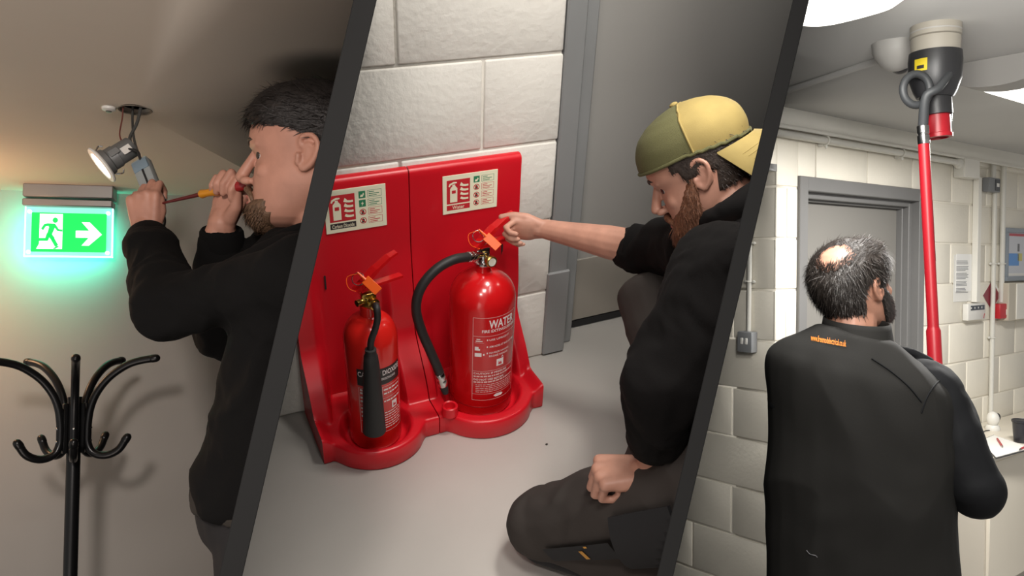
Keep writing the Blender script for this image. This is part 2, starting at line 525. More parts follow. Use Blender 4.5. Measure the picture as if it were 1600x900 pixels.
# ================================================================== ROOM 3 shell
Z3 = 1.65+0.645; Y3 = 2.048; XC3 = 3.022
DX0, DX1, DZ1 = 3.178, 4.315, 2.025          # door frame outline on the wall
D3 = 0.007
ceil3 = struct('ceiling_plant_room', box((4.0, 1.4, Z3+0.04), (7.0, 5.2, 0.08)), m_ceil3, R3, 'grey white plant room ceiling carrying the lights')
struct('floor_plant_room', box((4.0, 1.4, -0.04), (7.0, 5.2, 0.08)), mat('grey_vinyl_floor', (150, 148, 146), 0.6), R3)
LINT = 2.034
def bx(x0, x1, y0, y1, z0, z1): return box(((x0+x1)/2, (y0+y1)/2, (z0+z1)/2), (x1-x0, y1-y0, z1-z0))
wall3 = struct('wall_plant_room', merge(bx(XC3+D3, DX0+0.02, Y3+D3, Y3+0.2, 0, Z3), bx(DX1-0.02, 7.4, Y3+D3, Y3+0.2, 0, Z3), bx(1.2, 7.4, Y3+D3, Y3+0.2, LINT, Z3)), m_mortar3, R3, 'cream painted blockwork wall with the grey door')
def plane3(x, z, out): return Vector((x, Y3+D3-out, z))
def skip3(zl, zh, a, b):
    out = []
    if a < XC3 and zl < LINT:                        # the passage opening
        if zh > LINT: out.append((LINT, zh, a, min(b, XC3)))
        if b <= XC3: return out
        a = XC3
    if b <= DX0 or a >= DX1 or zl >= DZ1: return out+[(zl, zh, a, b)]
    if a < DX0: out.append((zl, zh, a, DX0))
    if b > DX1: out.append((zl, zh, DX1, b))
    if zh > DZ1 and DZ1+0.02 < zh: out.append((DZ1, zh, max(a, DX0), min(b, DX1)))
    return out
HB = 0.2205
block_wall(wall3, range(0, 11), 1.311-6*HB, HB, 2.2, 6.6, 0.44, plane3, R3, m_block3, shift=XC3-0.005+0.08, depth=0.0055, skip=skip3, gap=0.009)
wallp = struct('wall_passage', merge(bx(XC3+D3, XC3+0.15, Y3+0.2, 4.6, 0, Z3), bx(1.5, XC3+0.15, 4.6, 4.75, 0, Z3)), m_mortar3, R3, 'cream painted block wall running back into the passage')
def plane3p(x, z, out): return Vector((XC3+D3-out, x, z))
block_wall(wallp, range(0, 10), 1.311-6*HB, HB, Y3+0.0005, 4.58, 0.44, plane3p, R3, m_block3, shift=Y3-0.22, depth=0.0055, gap=0.009,
           skip=lambda zl, zh, a, b: [(zl, min(zh, LINT), a, b)] if zl < LINT else [])
struct('lintel_soffit', bx(1.2, XC3, Y3+0.001, Y3+0.35, LINT, LINT+0.03), m_frame3, R3, parent=wall3)
# boxed cornice along the wall top
trim3 = struct('trim_1', bx(2.4, 7.0, Y3-0.045, Y3+0.002, Z3-0.075, Z3), m_white, R3, 'white boxed cornice under the plant room ceiling')
struct('cornice_lip', bx(2.4, 7.0, Y3-0.055, Y3-0.040, Z3-0.088, Z3-0.072), m_white, R3, parent=trim3)
# door
door3 = struct('door_2', framebox(DX0+0.10, DX1-0.10, Y3+0.09, Y3+0.135, 0.01, DZ1-0.10), m_doorgrey, R3, 'grey painted flush door behind the balding man')
fw = 0.062
def door_frame_geo(x0, x1, z1, wdt, y0, y1):
    return merge(framebox(x0, x0+wdt, y0, y1, 0, z1), framebox(x1-wdt, x1, y0, y1, 0, z1), framebox(x0+wdt-0.001, x1-wdt+0.001, y0, y1, z1-wdt, z1))
struct('architrave', door_frame_geo(DX0, DX1, DZ1, fw, Y3-0.012, Y3+0.06), m_frame3, R3, parent=door3)
struct('door_stop', door_frame_geo(DX0+fw-0.002, DX1-fw+0.002, DZ1-fw+0.002, 0.03, Y3+0.03, Y3+0.16), m_frame3, R3, parent=door3)
struct('door_lining', door_frame_geo(DX0+fw+0.026, DX1-fw-0.026, DZ1-fw-0.026, 0.012, Y3+0.06, Y3+0.16), m_frame3, R3, parent=door3)
struct('wall_behind_door', bx(DX0+0.02, DX1-0.02, Y3+0.16, Y3+0.2, 0, LINT), m_frame3, R3)
# ================================================================== ROOM 1 objects
m_alu = mat('brushed_aluminium', (150, 150, 152), 0.38, 0.75, var=(8, 0.05))
m_steel = mat('chrome', (200, 200, 200), 0.18, 1.0)
m_acryl = mat('edge_lit_acrylic', (150, 225, 220), 0.15, emit=((120, 235, 215), 0.75))
m_edge = mat('glowing_acrylic_edge', (220, 255, 250), 0.2, emit=((205, 255, 248), 1.6))
m_sgreen = mat('exit_green', (0, 190, 80), 0.3, emit=((0, 235, 95), 0.85))
m_swhite = mat('exit_white', (235, 255, 250), 0.3, emit=((222, 255, 246), 0.95))
m_blackmetal = mat('black_gloss_metal', (22, 22, 23), 0.28, 0.3)
m_wire = mat('grey_cable', (70, 70, 68), 0.5)
m_wirered = mat('red_brown_wire', (110, 60, 52), 0.5)
m_blackcable = mat('black_cable', (32, 33, 35), 0.45)
m_light_white = mat('white_plastic', (222, 220, 214), 0.4)

# ---- exit sign
YS = Y1-0.075
def S1(px, py, y=YS): return R1.on(px, py, 1, y)
a, b_ = S1(40, 300), S1(180, 300)
sx0, sx1 = a.x, b_.x
hz1 = Z1; hz0 = S1(110, 325).z; pz0 = S1(110, 402).z
ex = Thing('exit_sign', 'illuminated green running man exit sign hanging from the ceiling', 'sign', R1, ((sx0+sx1)/2, YS, pz0))
hmid = hz0+(hz1-hz0)*0.38
hous = ex.part('housing', box(((sx0+sx1)/2, YS, (hmid+hz1)/2+0.001), (sx1-sx0, 0.062, hz1-hmid), bev=0.003), m_alu)
ex.part('housing_lip', box(((sx0+sx1)/2-0.002, YS-0.002, (hz0+hmid)/2-0.0015), (sx1-sx0-0.001, 0.052, hmid-hz0-0.003), bev=0.003), m_alu)
ax0, ax1 = sx0+0.001, sx1-0.003
pan = ex.part('acrylic_panel', box(((ax0+ax1)/2, YS, (pz0+hz0)/2+0.001), (ax1-ax0, 0.008, hz0-pz0), bev=0.001), m_acryl)
e = 0.0035
yf = YS-0.0052
ex.part('glowing_edge', merge(box((ax0+e/2, YS, (pz0+hz0)/2), (e, 0.0095, hz0-pz0)), box((ax1-e/2, YS, (pz0+hz0)/2), (e, 0.0095, hz0-pz0)), box(((ax0+ax1)/2, YS, pz0+e/2), (ax1-ax0, 0.0095, e))), m_edge, parent=pan)
ex.part('added_rear_glow', box(((ax0+ax1)/2, YS+0.0055, (pz0+hz0)/2), (ax1-ax0-0.01, 0.002, hz0-pz0-0.01)), mat('added_wall_glow', (150, 240, 220), 0.3, emit=((70, 235, 200), 13.0)), parent=pan)  # added emitter behind the panel, casts the teal glow on the wall
for sx, sz in ((0.028, 0.09), (0.028, 0.90), (0.972, 0.09), (0.972, 0.90)):
    c = Vector((ax0+0.007+(ax1-ax0-0.014)*sx, yf+0.003, pz0+(hz0-pz0)*sz))
    ex.part('screw_cap', cyl(c, c-V(0, 0.008, 0), 0.0058, n=16), m_edge)
# plate with pictogram; uv in plate units taken from its own layout (633 x 345)
px0 = ax0+(ax1-ax0)*0.08; px1 = ax0+(ax1-ax0)*0.925; pzb = pz0+(hz0-pz0)*0.10; pzt = pz0+(hz0-pz0)*0.885
def UV(x, y, o): return (px0+(px1-px0)*(x-255)/633.0, yf-o, pzt-(pzt-pzb)*(y-378)/340.0)
plate = ex.part('sign_plate', box(((px0+px1)/2, yf-0.0005, (pzb+pzt)/2), (px1-px0, 0.002, pzt-pzb)), m_sgreen, label='green plate')
def flat(polys, o): return merge(*[([UV(x, y, o) for x, y in p], [tuple(range(len(p)))]) for p in polys])
ex.part('door_symbol', flat([[(322, 388), (515, 388), (515, 693), (300, 693), (322, 650)]], 0.0021), m_swhite, parent=plate, smooth=0)
ex.part('arrow', flat([[(627, 530), (742, 530), (675, 455), (745, 455), (852, 562), (740, 662), (678, 662), (738, 592), (627, 592)]], 0.0021), m_swhite, parent=plate, smooth=0)
def stroke(p, q, w_):
    dx, dy = q[0]-p[0], q[1]-p[1]; L = math.hypot(dx, dy); nx, ny = -dy/L*w_/2, dx/L*w_/2
    return [(p[0]+nx, p[1]+ny), (q[0]+nx, q[1]+ny), (q[0]-nx, q[1]-ny), (p[0]-nx, p[1]-ny)]
def disc(x, y, r, n=18): return [(x+r*math.cos(2*PI*k/n), y+r*math.sin(2*PI*k/n)) for k in range(n)]
run = [disc(453, 443, 23), [(385, 472), (455, 474), (452, 505), (425, 575), (385, 575), (402, 505)],
       stroke((395, 484), (368, 486), 22), stroke((372, 482), (344, 526), 22), stroke((448, 486), (478, 530), 20), stroke((474, 530), (514, 532), 18),
       stroke((402, 560), (438, 608), 34), stroke((432, 602), (470, 668), 30), stroke((400, 560), (385, 612), 30), stroke((395, 612), (292, 614), 26), disc(385, 610, 14), disc(435, 606, 16),
       [(438, 692), (470, 668), (492, 672), (460, 692)]]
ex.part('running_figure', flat(run, 0.0030), m_sgreen, parent=plate, smooth=0)

# ---- ceiling sensor
c = R1.on(170, 168, 2, Z1)
se = Thing('ceiling_sensor', 'tiny round white sensor set in the office ceiling', 'sensor', R1, (c.x, c.y, Z1-0.008))
se.part('bezel', lathe([(0.0, 0.0), (0.007, 0.0), (0.0135, 0.003), (0.0142, 0.008), (0.0, 0.008)], (c.x, c.y, Z1-0.008), (0, 0, 1), 24), m_light_white)
se.part('lens', lathe([(0.0, -0.002), (0.0055, -0.0015), (0.0065, 0.001), (0.0, 0.001)], (c.x, c.y, Z1-0.008), (0, 0, 1), 20), mat('sensor_lens', (90, 84, 76), 0.3))

# ---- downlight hanging by its cables, and its driver box
back = R1.P(208, 228, 1.70); front = back-R1.r*0.046-R1.u*0.042-R1.f*0.030
ax = (front-back).normalized(); L = (front-back).length
dl = Thing('downlight', 'lit recessed downlight hanging from its ceiling hole by cables', 'light', R1, front)
m_can = mat('grey_cast_metal', (128, 130, 130), 0.45, 0.5, var=(20, 0.12))
dl.part('can', lathe([(0.0, 0.0), (0.019, 0.0), (0.0215, 0.003), (0.0215, L*0.55), (0.0235, L*0.56), (0.0235, L*0.8), (0.027, L*0.84), (0.029, L)], back, ax, 28), m_can)
dl.part('flange', lathe([(0.027, 0.0), (0.038, 0.001), (0.0405, 0.004), (0.039, 0.007), (0.030, 0.0075), (0.027, 0.004)], front, ax, 36), m_light_white)
dl.part('lens', lathe([(0.0, 0.0055), (0.028, 0.0055), (0.029, 0.001), (0.0, 0.001)], front, ax, 32), mat('lit_led_lens', (255, 252, 240), 0.2, emit=((255, 250, 232), 9.0)), label='glowing white lens')
s_, t_, d_ = frame(ax)
side = (-R1.f-ax*(-R1.f).dot(ax)).normalized(); oth = ax.cross(side)
dl.part('rating_label', box(back+ax*(L*0.28)+side*0.0212-oth*0.008, (0.002, 0.016, 0.020), Matrix((side, oth, ax)).transposed()), m_light_white)
for sgn in (-1, 1):
    p = front+oth*(0.031*sgn)
    dl.part('spring_clip', tube(catmull([p-ax*0.004, p-ax*0.016+oth*(0.006*sgn), p-ax*0.022+oth*(0.001*sgn)], 5), 0.0016, 6), m_steel)
gl = dl.part('clip_block', box(back+ax*(L*0.62)+side*0.0235, (0.004, 0.014, 0.022), Matrix((side, oth, ax)).transposed(), bev=0.001), m_can)
dl.part('earth_wire', tube(catmull([R1.P(193, 160, 1.74), R1.P(191, 185, 1.73), R1.P(187, 210, 1.71), back+oth*0.004+R1.r*-0.018], 6), 0.0016, 7), m_wirered)
dl.part('supply_cable', tube(catmull([R1.P(222, 160, 1.74), R1.P(214, 192, 1.725), R1.P(203, 215, 1.71), back+ax*0.002], 6), 0.0034, 8), m_wire)

drv_a, drv_b = R1.P(220, 252, 1.665), R1.P(246, 318, 1.625)
ax2 = (drv_b-drv_a).normalized(); sd = (R1.f-ax2*R1.f.dot(ax2)).normalized(); wd = ax2.cross(sd)
Rd = Matrix((wd, sd, ax2)).transposed()
Ld = (drv_b-drv_a).length
dv = Thing('led_driver', 'slim grey plastic driver box gripped in the raised fist', 'driver box', R1, drv_b)
m_drv = mat('pale_grey_plastic', (150, 156, 156), 0.5, var=(30, 0.06))
dv.part('case', box((drv_a+drv_b)/2, (0.036, 0.024, Ld), Rd, bev=0.005, seg=2), m_drv)
dv.part('end_cover', box(drv_a+ax2*0.018-sd*0.001, (0.034, 0.027, 0.026), Rd, bev=0.004, seg=2), mat('blue_grey_plastic', (120, 138, 150), 0.4))
dv.part('seam', box((drv_a+drv_b)/2-sd*0.0122+wd*0.002, (0.004, 0.002, Ld*0.8), Rd), m_blackcable)
dv.part('feed_cable', tube(catmull([R1.P(208, 160, 1.76), R1.P(207, 190, 1.75), R1.P(210, 220, 1.70), drv_a+ax2*0.01], 6), 0.0026, 8), m_wire)
dv.part('link_cable', tube(catmull([back+ax*0.02+side*0.012, R1.P(214, 236, 1.665), R1.P(219, 248, 1.65), drv_a+ax2*0.012], 6), 0.0026, 8), m_blackcable)
dv.part('tail_cable', tube(catmull([drv_b, R1.P(248, 326, 1.64), R1.P(257, 340, 1.64), R1.P(256, 354, 1.64), R1.P(249, 364, 1.64), R1.P(243, 364, 1.64)], 6), 0.0026, 8), m_blackcable)

# ---- screwdriver
tip, c0, c1, hb = R1.P(252, 318, 1.60), R1.P(314, 303.5, 1.555), R1.P(342, 298, 1.535), R1.P(385, 288, 1.505)
sdv = Thing('screwdriver', 'red and yellow insulated screwdriver held at the mouth', 'screwdriver', R1, tip)
m_red_h = mat('red_rubber_handle', (150, 32, 34), 0.4); m_yel_h = mat('amber_plastic', (214, 140, 30), 0.35); m_shaft = mat('dark_red_sleeve', (96, 26, 26), 0.35)
dr = (c0-tip).normalized()
sdv.part('blade', lathe([(0.001, 0), (0.0022, 0.004), (0.0026, 0.02), (0.0034, (c0-tip).length*0.55), (0.0042, (c0-tip).length)], tip, dr, 12), m_shaft)
Lc = (c1-c0).length
sdv.part('collar', lathe([(0.004, -0.002), (0.0075, 0.0), (0.0085, 0.003), (0.0068, Lc*0.35), (0.0075, Lc*0.6), (0.009, Lc), (0.006, Lc+0.002)], c0, c1-c0, 20), m_yel_h)
Lh = (hb-c1).length
sdv.part('handle', lathe([(0.006, 0), (0.0085, 0.002), (0.0095, Lh*0.3), (0.0105, Lh*0.7), (0.0095, Lh*0.93), (0.005, Lh)], c1, hb-c1, 20), m_red_h)

# ---- coat stand
CSD = 2.00
cb = R1.P(117, 622, CSD); cxs, cys = cb.x, cb.y
cs = Thing('coat_stand', 'black metal coat stand with curved arms against the office wall', 'coat stand', R1, (cxs, cys, 0))
ptop = cb.z
pole_c = cs.part('pole', lathe([(0.0, 0.03), (0.0158, 0.03), (0.0158, ptop-0.004), (0.0150, ptop), (0.0, ptop)], (cxs, cys, 0), (0, 0, 1), 28), m_blackmetal)
cs.part('pole_cap', lathe([(0.0, 0.0), (0.0164, 0.0), (0.0164, 0.006), (0.0, 0.008)], (cxs, cys, ptop-0.003), (0, 0, 1), 24), m_blackmetal)
MPX = CSD/FPX
prof_px = [(228, 563), (208, 566), (190, 572), (172, 584), (158, 598), (146, 617), (139, 637), (136, 658), (135.5, 675), (136, 690), (141, 703), (152, 710), (166, 710), (180, 702), (190, 686)]
toc = Vector((-cxs, -cys, 0)).normalized()           # the arm that points to the photographer
ang0 = math.atan2(toc.y, toc.x)
zref = R1.P(117, 600, CSD).z
for k in range(5):
    an = ang0+2*PI*k/5
    dirv = Vector((math.cos(an), math.sin(an), 0))
    pts = []
    for x, y in prof_px:
        r = max((x-117)*MPX/0.95, 0.0245); z = zref-(y-600)*MPX*1.01
        pts.append(Vector((cxs, cys, z))+dirv*r)
    arm = cs.part('arm', tube(catmull(pts, 5), 0.0094, 12), m_blackmetal)
    for p, q in ((pts[0], pts[1]), (pts[-1], pts[-2])):
        d = (p-q).normalized()
        cs.part('end_cap', capsule(p-d*0.006, p+d*0.003, 0.0103, 0.0099, 14, 4), m_blackmetal, parent=arm)
    for zb_ in (650, 668, 688):
        z = zref-(zb_-600)*MPX
        p = Vector((cxs, cys, z))+dirv*0.034
        cs.part('bolt', ell(p+dirv*0.003, (0.0045, 0.0045, 0.0045), n=10), m_steel, parent=arm)
    cs.part('bracket', box(Vector((cxs, cys, zref-(668-600)*MPX))+dirv*0.021, (0.010, 0.014, 0.12), Matrix.Rotation(an, 3, 'Z'), bev=0.002), m_blackmetal, parent=arm)
for k in range(4):
    an = ang0+PI/4+PI/2*k; dirv = Vector((math.cos(an), math.sin(an), 0))
    cs.part('foot', tube(catmull([Vector((cxs, cys, 0.16))+dirv*0.018, Vector((cxs, cys, 0.12))+dirv*0.06, Vector((cxs, cys, 0.05))+dirv*0.15, Vector((cxs, cys, 0.0115))+dirv*0.22], 5), 0.011, 10), m_blackmetal)
# ================================================================== ROOM 2 objects
m_red = mat('red_moulded_plastic', (206, 22, 36), 0.34, var=(3, 0.06), bump=(140, 0.05, 0.001))
m_extred = mat('red_enamel', (200, 20, 24), 0.22, coat=0.5)
m_orange = mat('orange_plastic_tag', (244, 96, 24), 0.4)
m_brass = mat('brass_fitting', (190, 160, 84), 0.28, 1.0)
m_cream = mat('cream_photoluminescent', (238, 236, 208), 0.5)
m_signred = mat('sign_red', (196, 40, 48), 0.5)
m_signgreen = mat('sign_green', (40, 130, 88), 0.5)
m_signblack = mat('sign_black', (44, 42, 42), 0.5)
m_print = mat('white_print', (236, 226, 224), 0.5)
m_printpink = mat('faint_print', (226, 180, 178), 0.5)
m_hose = mat('black_hose_rubber', (34, 31, 31), 0.55, bump=(200, 0.1, 0.001))
m_horn = mat('black_horn_plastic', (36, 35, 35), 0.6, bump=(220, 0.15, 0.001))
m_blacklabel = mat('black_label', (40, 34, 34), 0.4)

# ---- moulded stand, two half shells
SX0, SX1, SXM, STOP = 0.279, 0.914, 0.598, 0.700
LOB = [(0.432, 1.700, 0.136), (0.752, 1.712, 0.146)]
WELL = [(0.430, 1.678, 0.089, 0.026), (0.750, 1.714, 0.108, 0.026)]
def sstep(a, b, x):
    t = max(0.0, min(1.0, (x-a)/(b-a))); return t*t*(3-2*t)
def front_y(x):
    y0 = 1.640; v = y0
    for cx_, cy_, r in LOB:
        d = abs(x-cx_)
        if d < r:
            q = cy_-math.sqrt(r*r-d*d)
            k = 0.03
            h = max(0.0, min(1.0, 0.5+0.5*(v-q)/k)); v = v*(1-h)+q*h-k*h*(1-h)*0.5
    return v
def recess(x):
    v = 0
    for cx_, cy_, r, z in WELL:
        v = max(v, 1-sstep(r*0.86, r*1.22, abs(x-cx_)))
    return v
def back_y(x, z):
    fl = 0.015*(1-sstep(0.30, 0.50, z))+0.06*(1-sstep(0.13, 0.24, z))+0.05*(1-sstep(0.06, 0.17, z))
    return Y2-0.024-fl*(1-recess(x)*0.92)
def top_z(x, y):
    z = 0.060
    e_ = sstep(0.035, 0.0, min(x-SX0, SX1-x)); z += 0.020*e_
    for cx_, cy_, r, zw in WELL:
        d = math.hypot(x-cx_, y-cy_)
        z = min(z, zw+(z-zw)*sstep(r-0.012, r+0.010, d)) if d < r+0.010 else z
    return z
def half_shell(x0, x1, nx=70):
    rows = []
    for i in range(nx+1):
        x = x0+(x1-x0)*i/nx
        fy = front_y(x); zt = top_z(x, fy+0.004)
        row = [(x, fy+0.004, 0.0), (x, fy, 0.004), (x, fy, zt-0.008), (x, fy+0.0025, zt-0.002), (x, fy+0.008, zt)]
        by = back_y(x, 0.062)
        for j in range(1, 44):
            y = fy+0.008+(by-fy-0.012)*j/44
            row.append((x, y, top_z(x, y)))
        zb = top_z(x, by-0.004)
        for j in range(0, 46):
            z = zb+0.004+(STOP-0.012-zb-0.004)*j/45
            row.append((x, back_y(x, z), z))
        row += [(x, Y2-0.021, STOP-0.004), (x, Y2-0.012, STOP), (x, Y2-0.001, STOP), (x, Y2-0.001, 0.0)]
        rows.append(row)
    v, f = grid_geo(rows); n = len(rows[0]); m = len(rows)
    f.append(tuple(range(n))); f.append(tuple((m-1)*n+k for k in range(n-1, -1, -1)))
    f += [(i*n, (i+1)*n, (i+1)*n+n-1, i*n+n-1) for i in range(m-1)]
    return v, f
st = Thing('extinguisher_stand', 'double red moulded plastic extinguisher stand against the white block wall', 'stand', R2, ((SX0+SX1)/2, 1.72, 0))
for a_, b_ in ((SX0, SXM-0.0015), (SXM+0.0015, SX1)):
    hs = st.part('half_shell', half_shell(a_, b_), m_red, smooth=50)
    cxm = (a_+b_)/2
    st.part('slot', box((a_+0.085 if a_ < 0.4 else b_-0.05, back_y(0.34, 0.42)-0.0003, 0.42), (0.004, 0.002, 0.04)), m_dark, parent=hs)
# hose clip on the base
st.part('hose_clip', lathe([(0.014, 0), (0.022, 0.002), (0.022, 0.03), (0.019, 0.032), (0.015, 0.03), (0.014, 0.01)], (0.628, 1.640, 0.061), (0, 0, 1), 20), m_red)

# ---- wall signs on the stand
def id_sign(name, label, x0, x1, z0, z1, y, word, co2):
    t = Thing(name, label, 'sign', R2, ((x0+x1)/2, y, z0), 'extinguisher identification signs')
    t.part('plate', box(((x0+x1)/2, y-0.0010, (z0+z1)/2), (x1-x0, 0.002, z1-z0), bev=0.0005), m_cream)
    Wd, Hd = x1-x0, z1-z0
    def fn(u, v, o): return (x0+u*Wd, y-0.0021-o, z0+v*Hd)
    def fl(polys, o=0.0): return merge(*[([fn(u, v, o) for u, v in p], [tuple(range(len(p)))]) for p in polys])
    def rc(u0, v0, u1, v1): return [(u0, v0), (u1, v0), (u1, v1), (u0, v1)]
    pic = t.part('pictogram_panel', fl([rc(0.07, 0.26, 0.49, 0.88)]), m_signred, smooth=0)
    body = [(0.13, 0.30), (0.26, 0.30), (0.26, 0.66), (0.225, 0.72), (0.165, 0.72), (0.13, 0.66)]
    t.part('extinguisher_symbol', fl([body, [(0.17, 0.72), (0.22, 0.72), (0.22, 0.76), (0.17, 0.76)], [(0.10, 0.72), (0.12, 0.79), (0.19, 0.83), (0.25, 0.82), (0.25, 0.79), (0.19, 0.78), (0.14, 0.75), (0.125, 0.71)]], 0.0004), m_cream, parent=pic, smooth=0)
    t.part('symbol_label', fl([rc(0.16, 0.53, 0.23, 0.61)], 0.0008), m_signred, parent=pic, smooth=0)
    fls = []
    for k in range(4):
        v = 0.34+k*0.115; s = 0.045*k*0.5
        up_ = [(0.31-s*0.1, v+0.03), (0.35, v+0.005), (0.40, v-0.005), (0.46, v+0.0), (0.46, v+0.05), (0.42, v+0.045), (0.37, v+0.055), (0.33, v+0.085+0.01*k)]
        fls.append(up_)
    t.part('flame_symbol', fl(fls, 0.0004), m_cream, parent=pic, smooth=0)
    cap = t.part('caption_bar', fl([rc(0.07, 0.09, 0.49, 0.225)]), m_signblack if co2 else m_signred, smooth=0)
    tv, tf = text_fit(word, 0.36, 0.085, bold=0.012) if co2 else text_fit(word, 0.22, 0.095, bold=0.012)
    o_u = 0.10 if co2 else 0.17
    t.part('caption_text', ([fn(u+o_u, v+0.113, 0.0004) for u, v in tv], tf), m_cream, parent=cap, smooth=0)
    for k in range(4):
        v1 = 0.90-k*0.205; v0 = v1-0.165
        green = k < (2 if co2 else 1)
        mm = m_signgreen if green else m_signred
        if green:
            ic = t.part('icon', fl([rc(0.555, v0, 0.665, v1)]), mm, smooth=0)
            if co2 and k == 1: t.part('icon_mark', fl([[(0.62, v1-0.03), (0.585, v0+0.075), (0.605, v0+0.075), (0.60, v0+0.02), (0.635, v0+0.095), (0.613, v0+0.095)]], 0.0004), m_cream, parent=ic, smooth=0)
            else: t.part('icon_mark', fl([[(0.575, v0+0.03), (0.62, v0+0.03), (0.645, v0+0.09), (0.63, v0+0.13), (0.615, v0+0.08), (0.59, v0+0.09)]], 0.0004), m_cream, parent=ic, smooth=0)
        else:
            cu, cv = 0.61, (v0+v1)/2; asp = Wd/Hd
            ring = [(cu+0.055*math.cos(2*PI*j/22), cv+0.055*asp*math.sin(2*PI*j/22)) for j in range(22)]
            inn = [(cu+0.043*math.cos(2*PI*j/22), cv+0.043*asp*math.sin(2*PI*j/22)) for j in range(22)]
            vs = [fn(u, v, 0) for u, v in ring+inn]; fs = [(j, (j+1) % 22, 22+(j+1) % 22, 22+j) for j in range(22)]
            ic = t.part('icon', (vs, fs), mm, smooth=0)
            t.part('icon_mark', fl([[(cu-0.028, cv-0.05), (cu+0.025, cv-0.045), (cu+0.02, cv+0.03), (cu-0.005, cv+0.055), (cu-0.02, cv+0.01)]], 0.0001), m_signblack, parent=ic, smooth=0)
            t.part('icon_bar', fl([[(cu-0.043, cv+0.045), (cu-0.033, cv+0.062), (cu+0.043, cv-0.045), (cu+0.033, cv-0.062)]], 0.0004), mm, parent=ic, smooth=0)
        # boxed instruction lines
        u0, u1 = 0.70, 0.93; lw = 0.006
        bxs = [rc(u0, v0, u1, v0+lw*1.3), rc(u0, v1-lw*1.3, u1, v1), rc(u0, v0, u0+lw, v1), rc(u1-lw, v0, u1, v1)]
        for j, le in enumerate((0.09, 0.17, 0.13)):
            vv = v1-0.035-j*0.043
            bxs.append(rc(u0+0.02, vv-0.016, u0+0.02+le, vv+0.002))
        t.part('instruction_box', fl(bxs), mm, smooth=0)
    return t
id_sign('identification_sign', 'cream carbon dioxide extinguisher sign above the smaller extinguisher', 0.378, 0.535, 0.556, 0.672, Y2-0.0245, 'Carbon Dioxide', True)
id_sign('identification_sign', 'cream water extinguisher sign above the larger extinguisher', 0.688, 0.844, 0.559, 0.668, Y2-0.0245, 'Water', False)

def wrap(cx_, cy_, r, ang0=-PI/2):
    """u metres along the girth (to the right seen from outside), z height"""
    def fn(u, z, o=0.0008):
        a_ = ang0+u/r
        return (cx_+math.cos(a_)*(r+o), cy_+math.sin(a_)*(r+o), z)
    return fn
def rect_w(fn, u0, u1, z0, z1, o=0.0008, n=10):
    vs, fs = [], []
    for k in range(n+1):
        u = u0+(u1-u0)*k/n; vs += [fn(u, z0, o), fn(u, z1, o)]
    fs = [(2*k, 2*k+2, 2*k+3, 2*k+1) for k in range(n)]
    return vs, fs
def frame_w(fn, u0, u1, z0, z1, w_=0.0012, o=0.0008):
    return merge(rect_w(fn, u0, u1, z0, z0+w_, o), rect_w(fn, u0, u1, z1-w_, z1, o), rect_w(fn, u0, u0+w_, z0, z1, o, 1), rect_w(fn, u1-w_, u1, z0, z1, o, 1))
def text_w(fn, s, u0, u1, z0, z1, o=0.001, bold=0.01):
    tv, tf = text_fit(s, u1-u0, z1-z0, bold)
    return [fn(u0+u, z0+z, o) for u, z in tv], tf

def lever_set(t, cx_, cy_, zv, dirx, tag_flip=1):
    """squeeze handles, pin ring and orange tag above a valve at zv; dirx: direction of the handles"""
    d = Vector(dirx).normalized(); up_ = V(0, 0, 1); sdv_ = d.cross(up_).normalized()
    o = Vector((cx_, cy_, zv))
    def bar(p0, p1, w0, w1, th):
        dd = (p1-p0).normalized(); nn = dd.cross(sdv_).normalized()
        v = []
        for p, w_ in ((p0, w0), (p1, w1)):
            v += [p+sdv_*w_/2+nn*th/2, p-sdv_*w_/2+nn*th/2, p-sdv_*w_/2-nn*th/2, p+sdv_*w_/2-nn*th/2]
        f = [(0, 1, 2, 3), (7, 6, 5, 4), (0, 4, 5, 1), (1, 5, 6, 2), (2, 6, 7, 3), (3, 7, 4, 0)]
        return [tuple(p) for p in v], f
    up_lever = t.part('squeeze_lever', merge(bar(o-d*0.022+up_*0.022, o+d*0.035+up_*0.066, 0.022, 0.024, 0.012), bar(o+d*0.034+up_*0.0655, o+d*0.072+up_*0.088, 0.024, 0.021, 0.008), bar(o+d*0.071+up_*0.0875, o+d*0.093+up_*0.094, 0.021, 0.017, 0.006)), m_extred)
    t.part('carry_handle', merge(bar(o-d*0.010+up_*0.020, o+d*0.030+up_*0.026, 0.018, 0.022, 0.010), bar(o+d*0.029+up_*0.026, o+d*0.105+up_*0.026, 0.022, 0.019, 0.007)), m_extred)
    ringc = o-d*0.012+up_*0.052
    q = R2.r
    uq = R2.u
    t.part('pin_ring', tube([ringc+q*(0.015*math.cos(a_))+uq*(0.015*math.sin(a_)) for a_ in np.linspace(0, 2*PI, 20, endpoint=False)], 0.0012, 6, closed=True), m_steel)
    t.part('safety_pin', cyl(ringc+uq*0.014, o+d*0.012+up_*0.034, 0.0016, n=8), m_steel)
    # tag: strap and body hanging to the right, seen flat
    p0 = ringc+uq*0.013+q*0.004-R2.f*0.016
    dq = (q*0.72-uq*0.66).normalized(); nq = dq.cross(R2.f).normalized()
    Rt = Matrix((dq, nq, R2.f)).transposed()
    tg = t.part('seal_tag', box(p0+dq*0.042, (0.044, 0.023, 0.003), Rt, bev=0.001), m_orange, label='orange plastic tag')
    t.part('tag_strap', tube([p0-dq*0.004, p0+dq*0.022], [0.002, 0.004], 8), m_orange, parent=tg)
    t.part('seal_wire', tube(catmull([p0, ringc-q*0.024+uq*0.004-R2.f*0.012, ringc-q*0.02-uq*0.022-R2.f*0.012, o-d*0.006+up_*0.012-R2.f*0.016], 8), 0.0009, 6), m_orange, parent=tg)

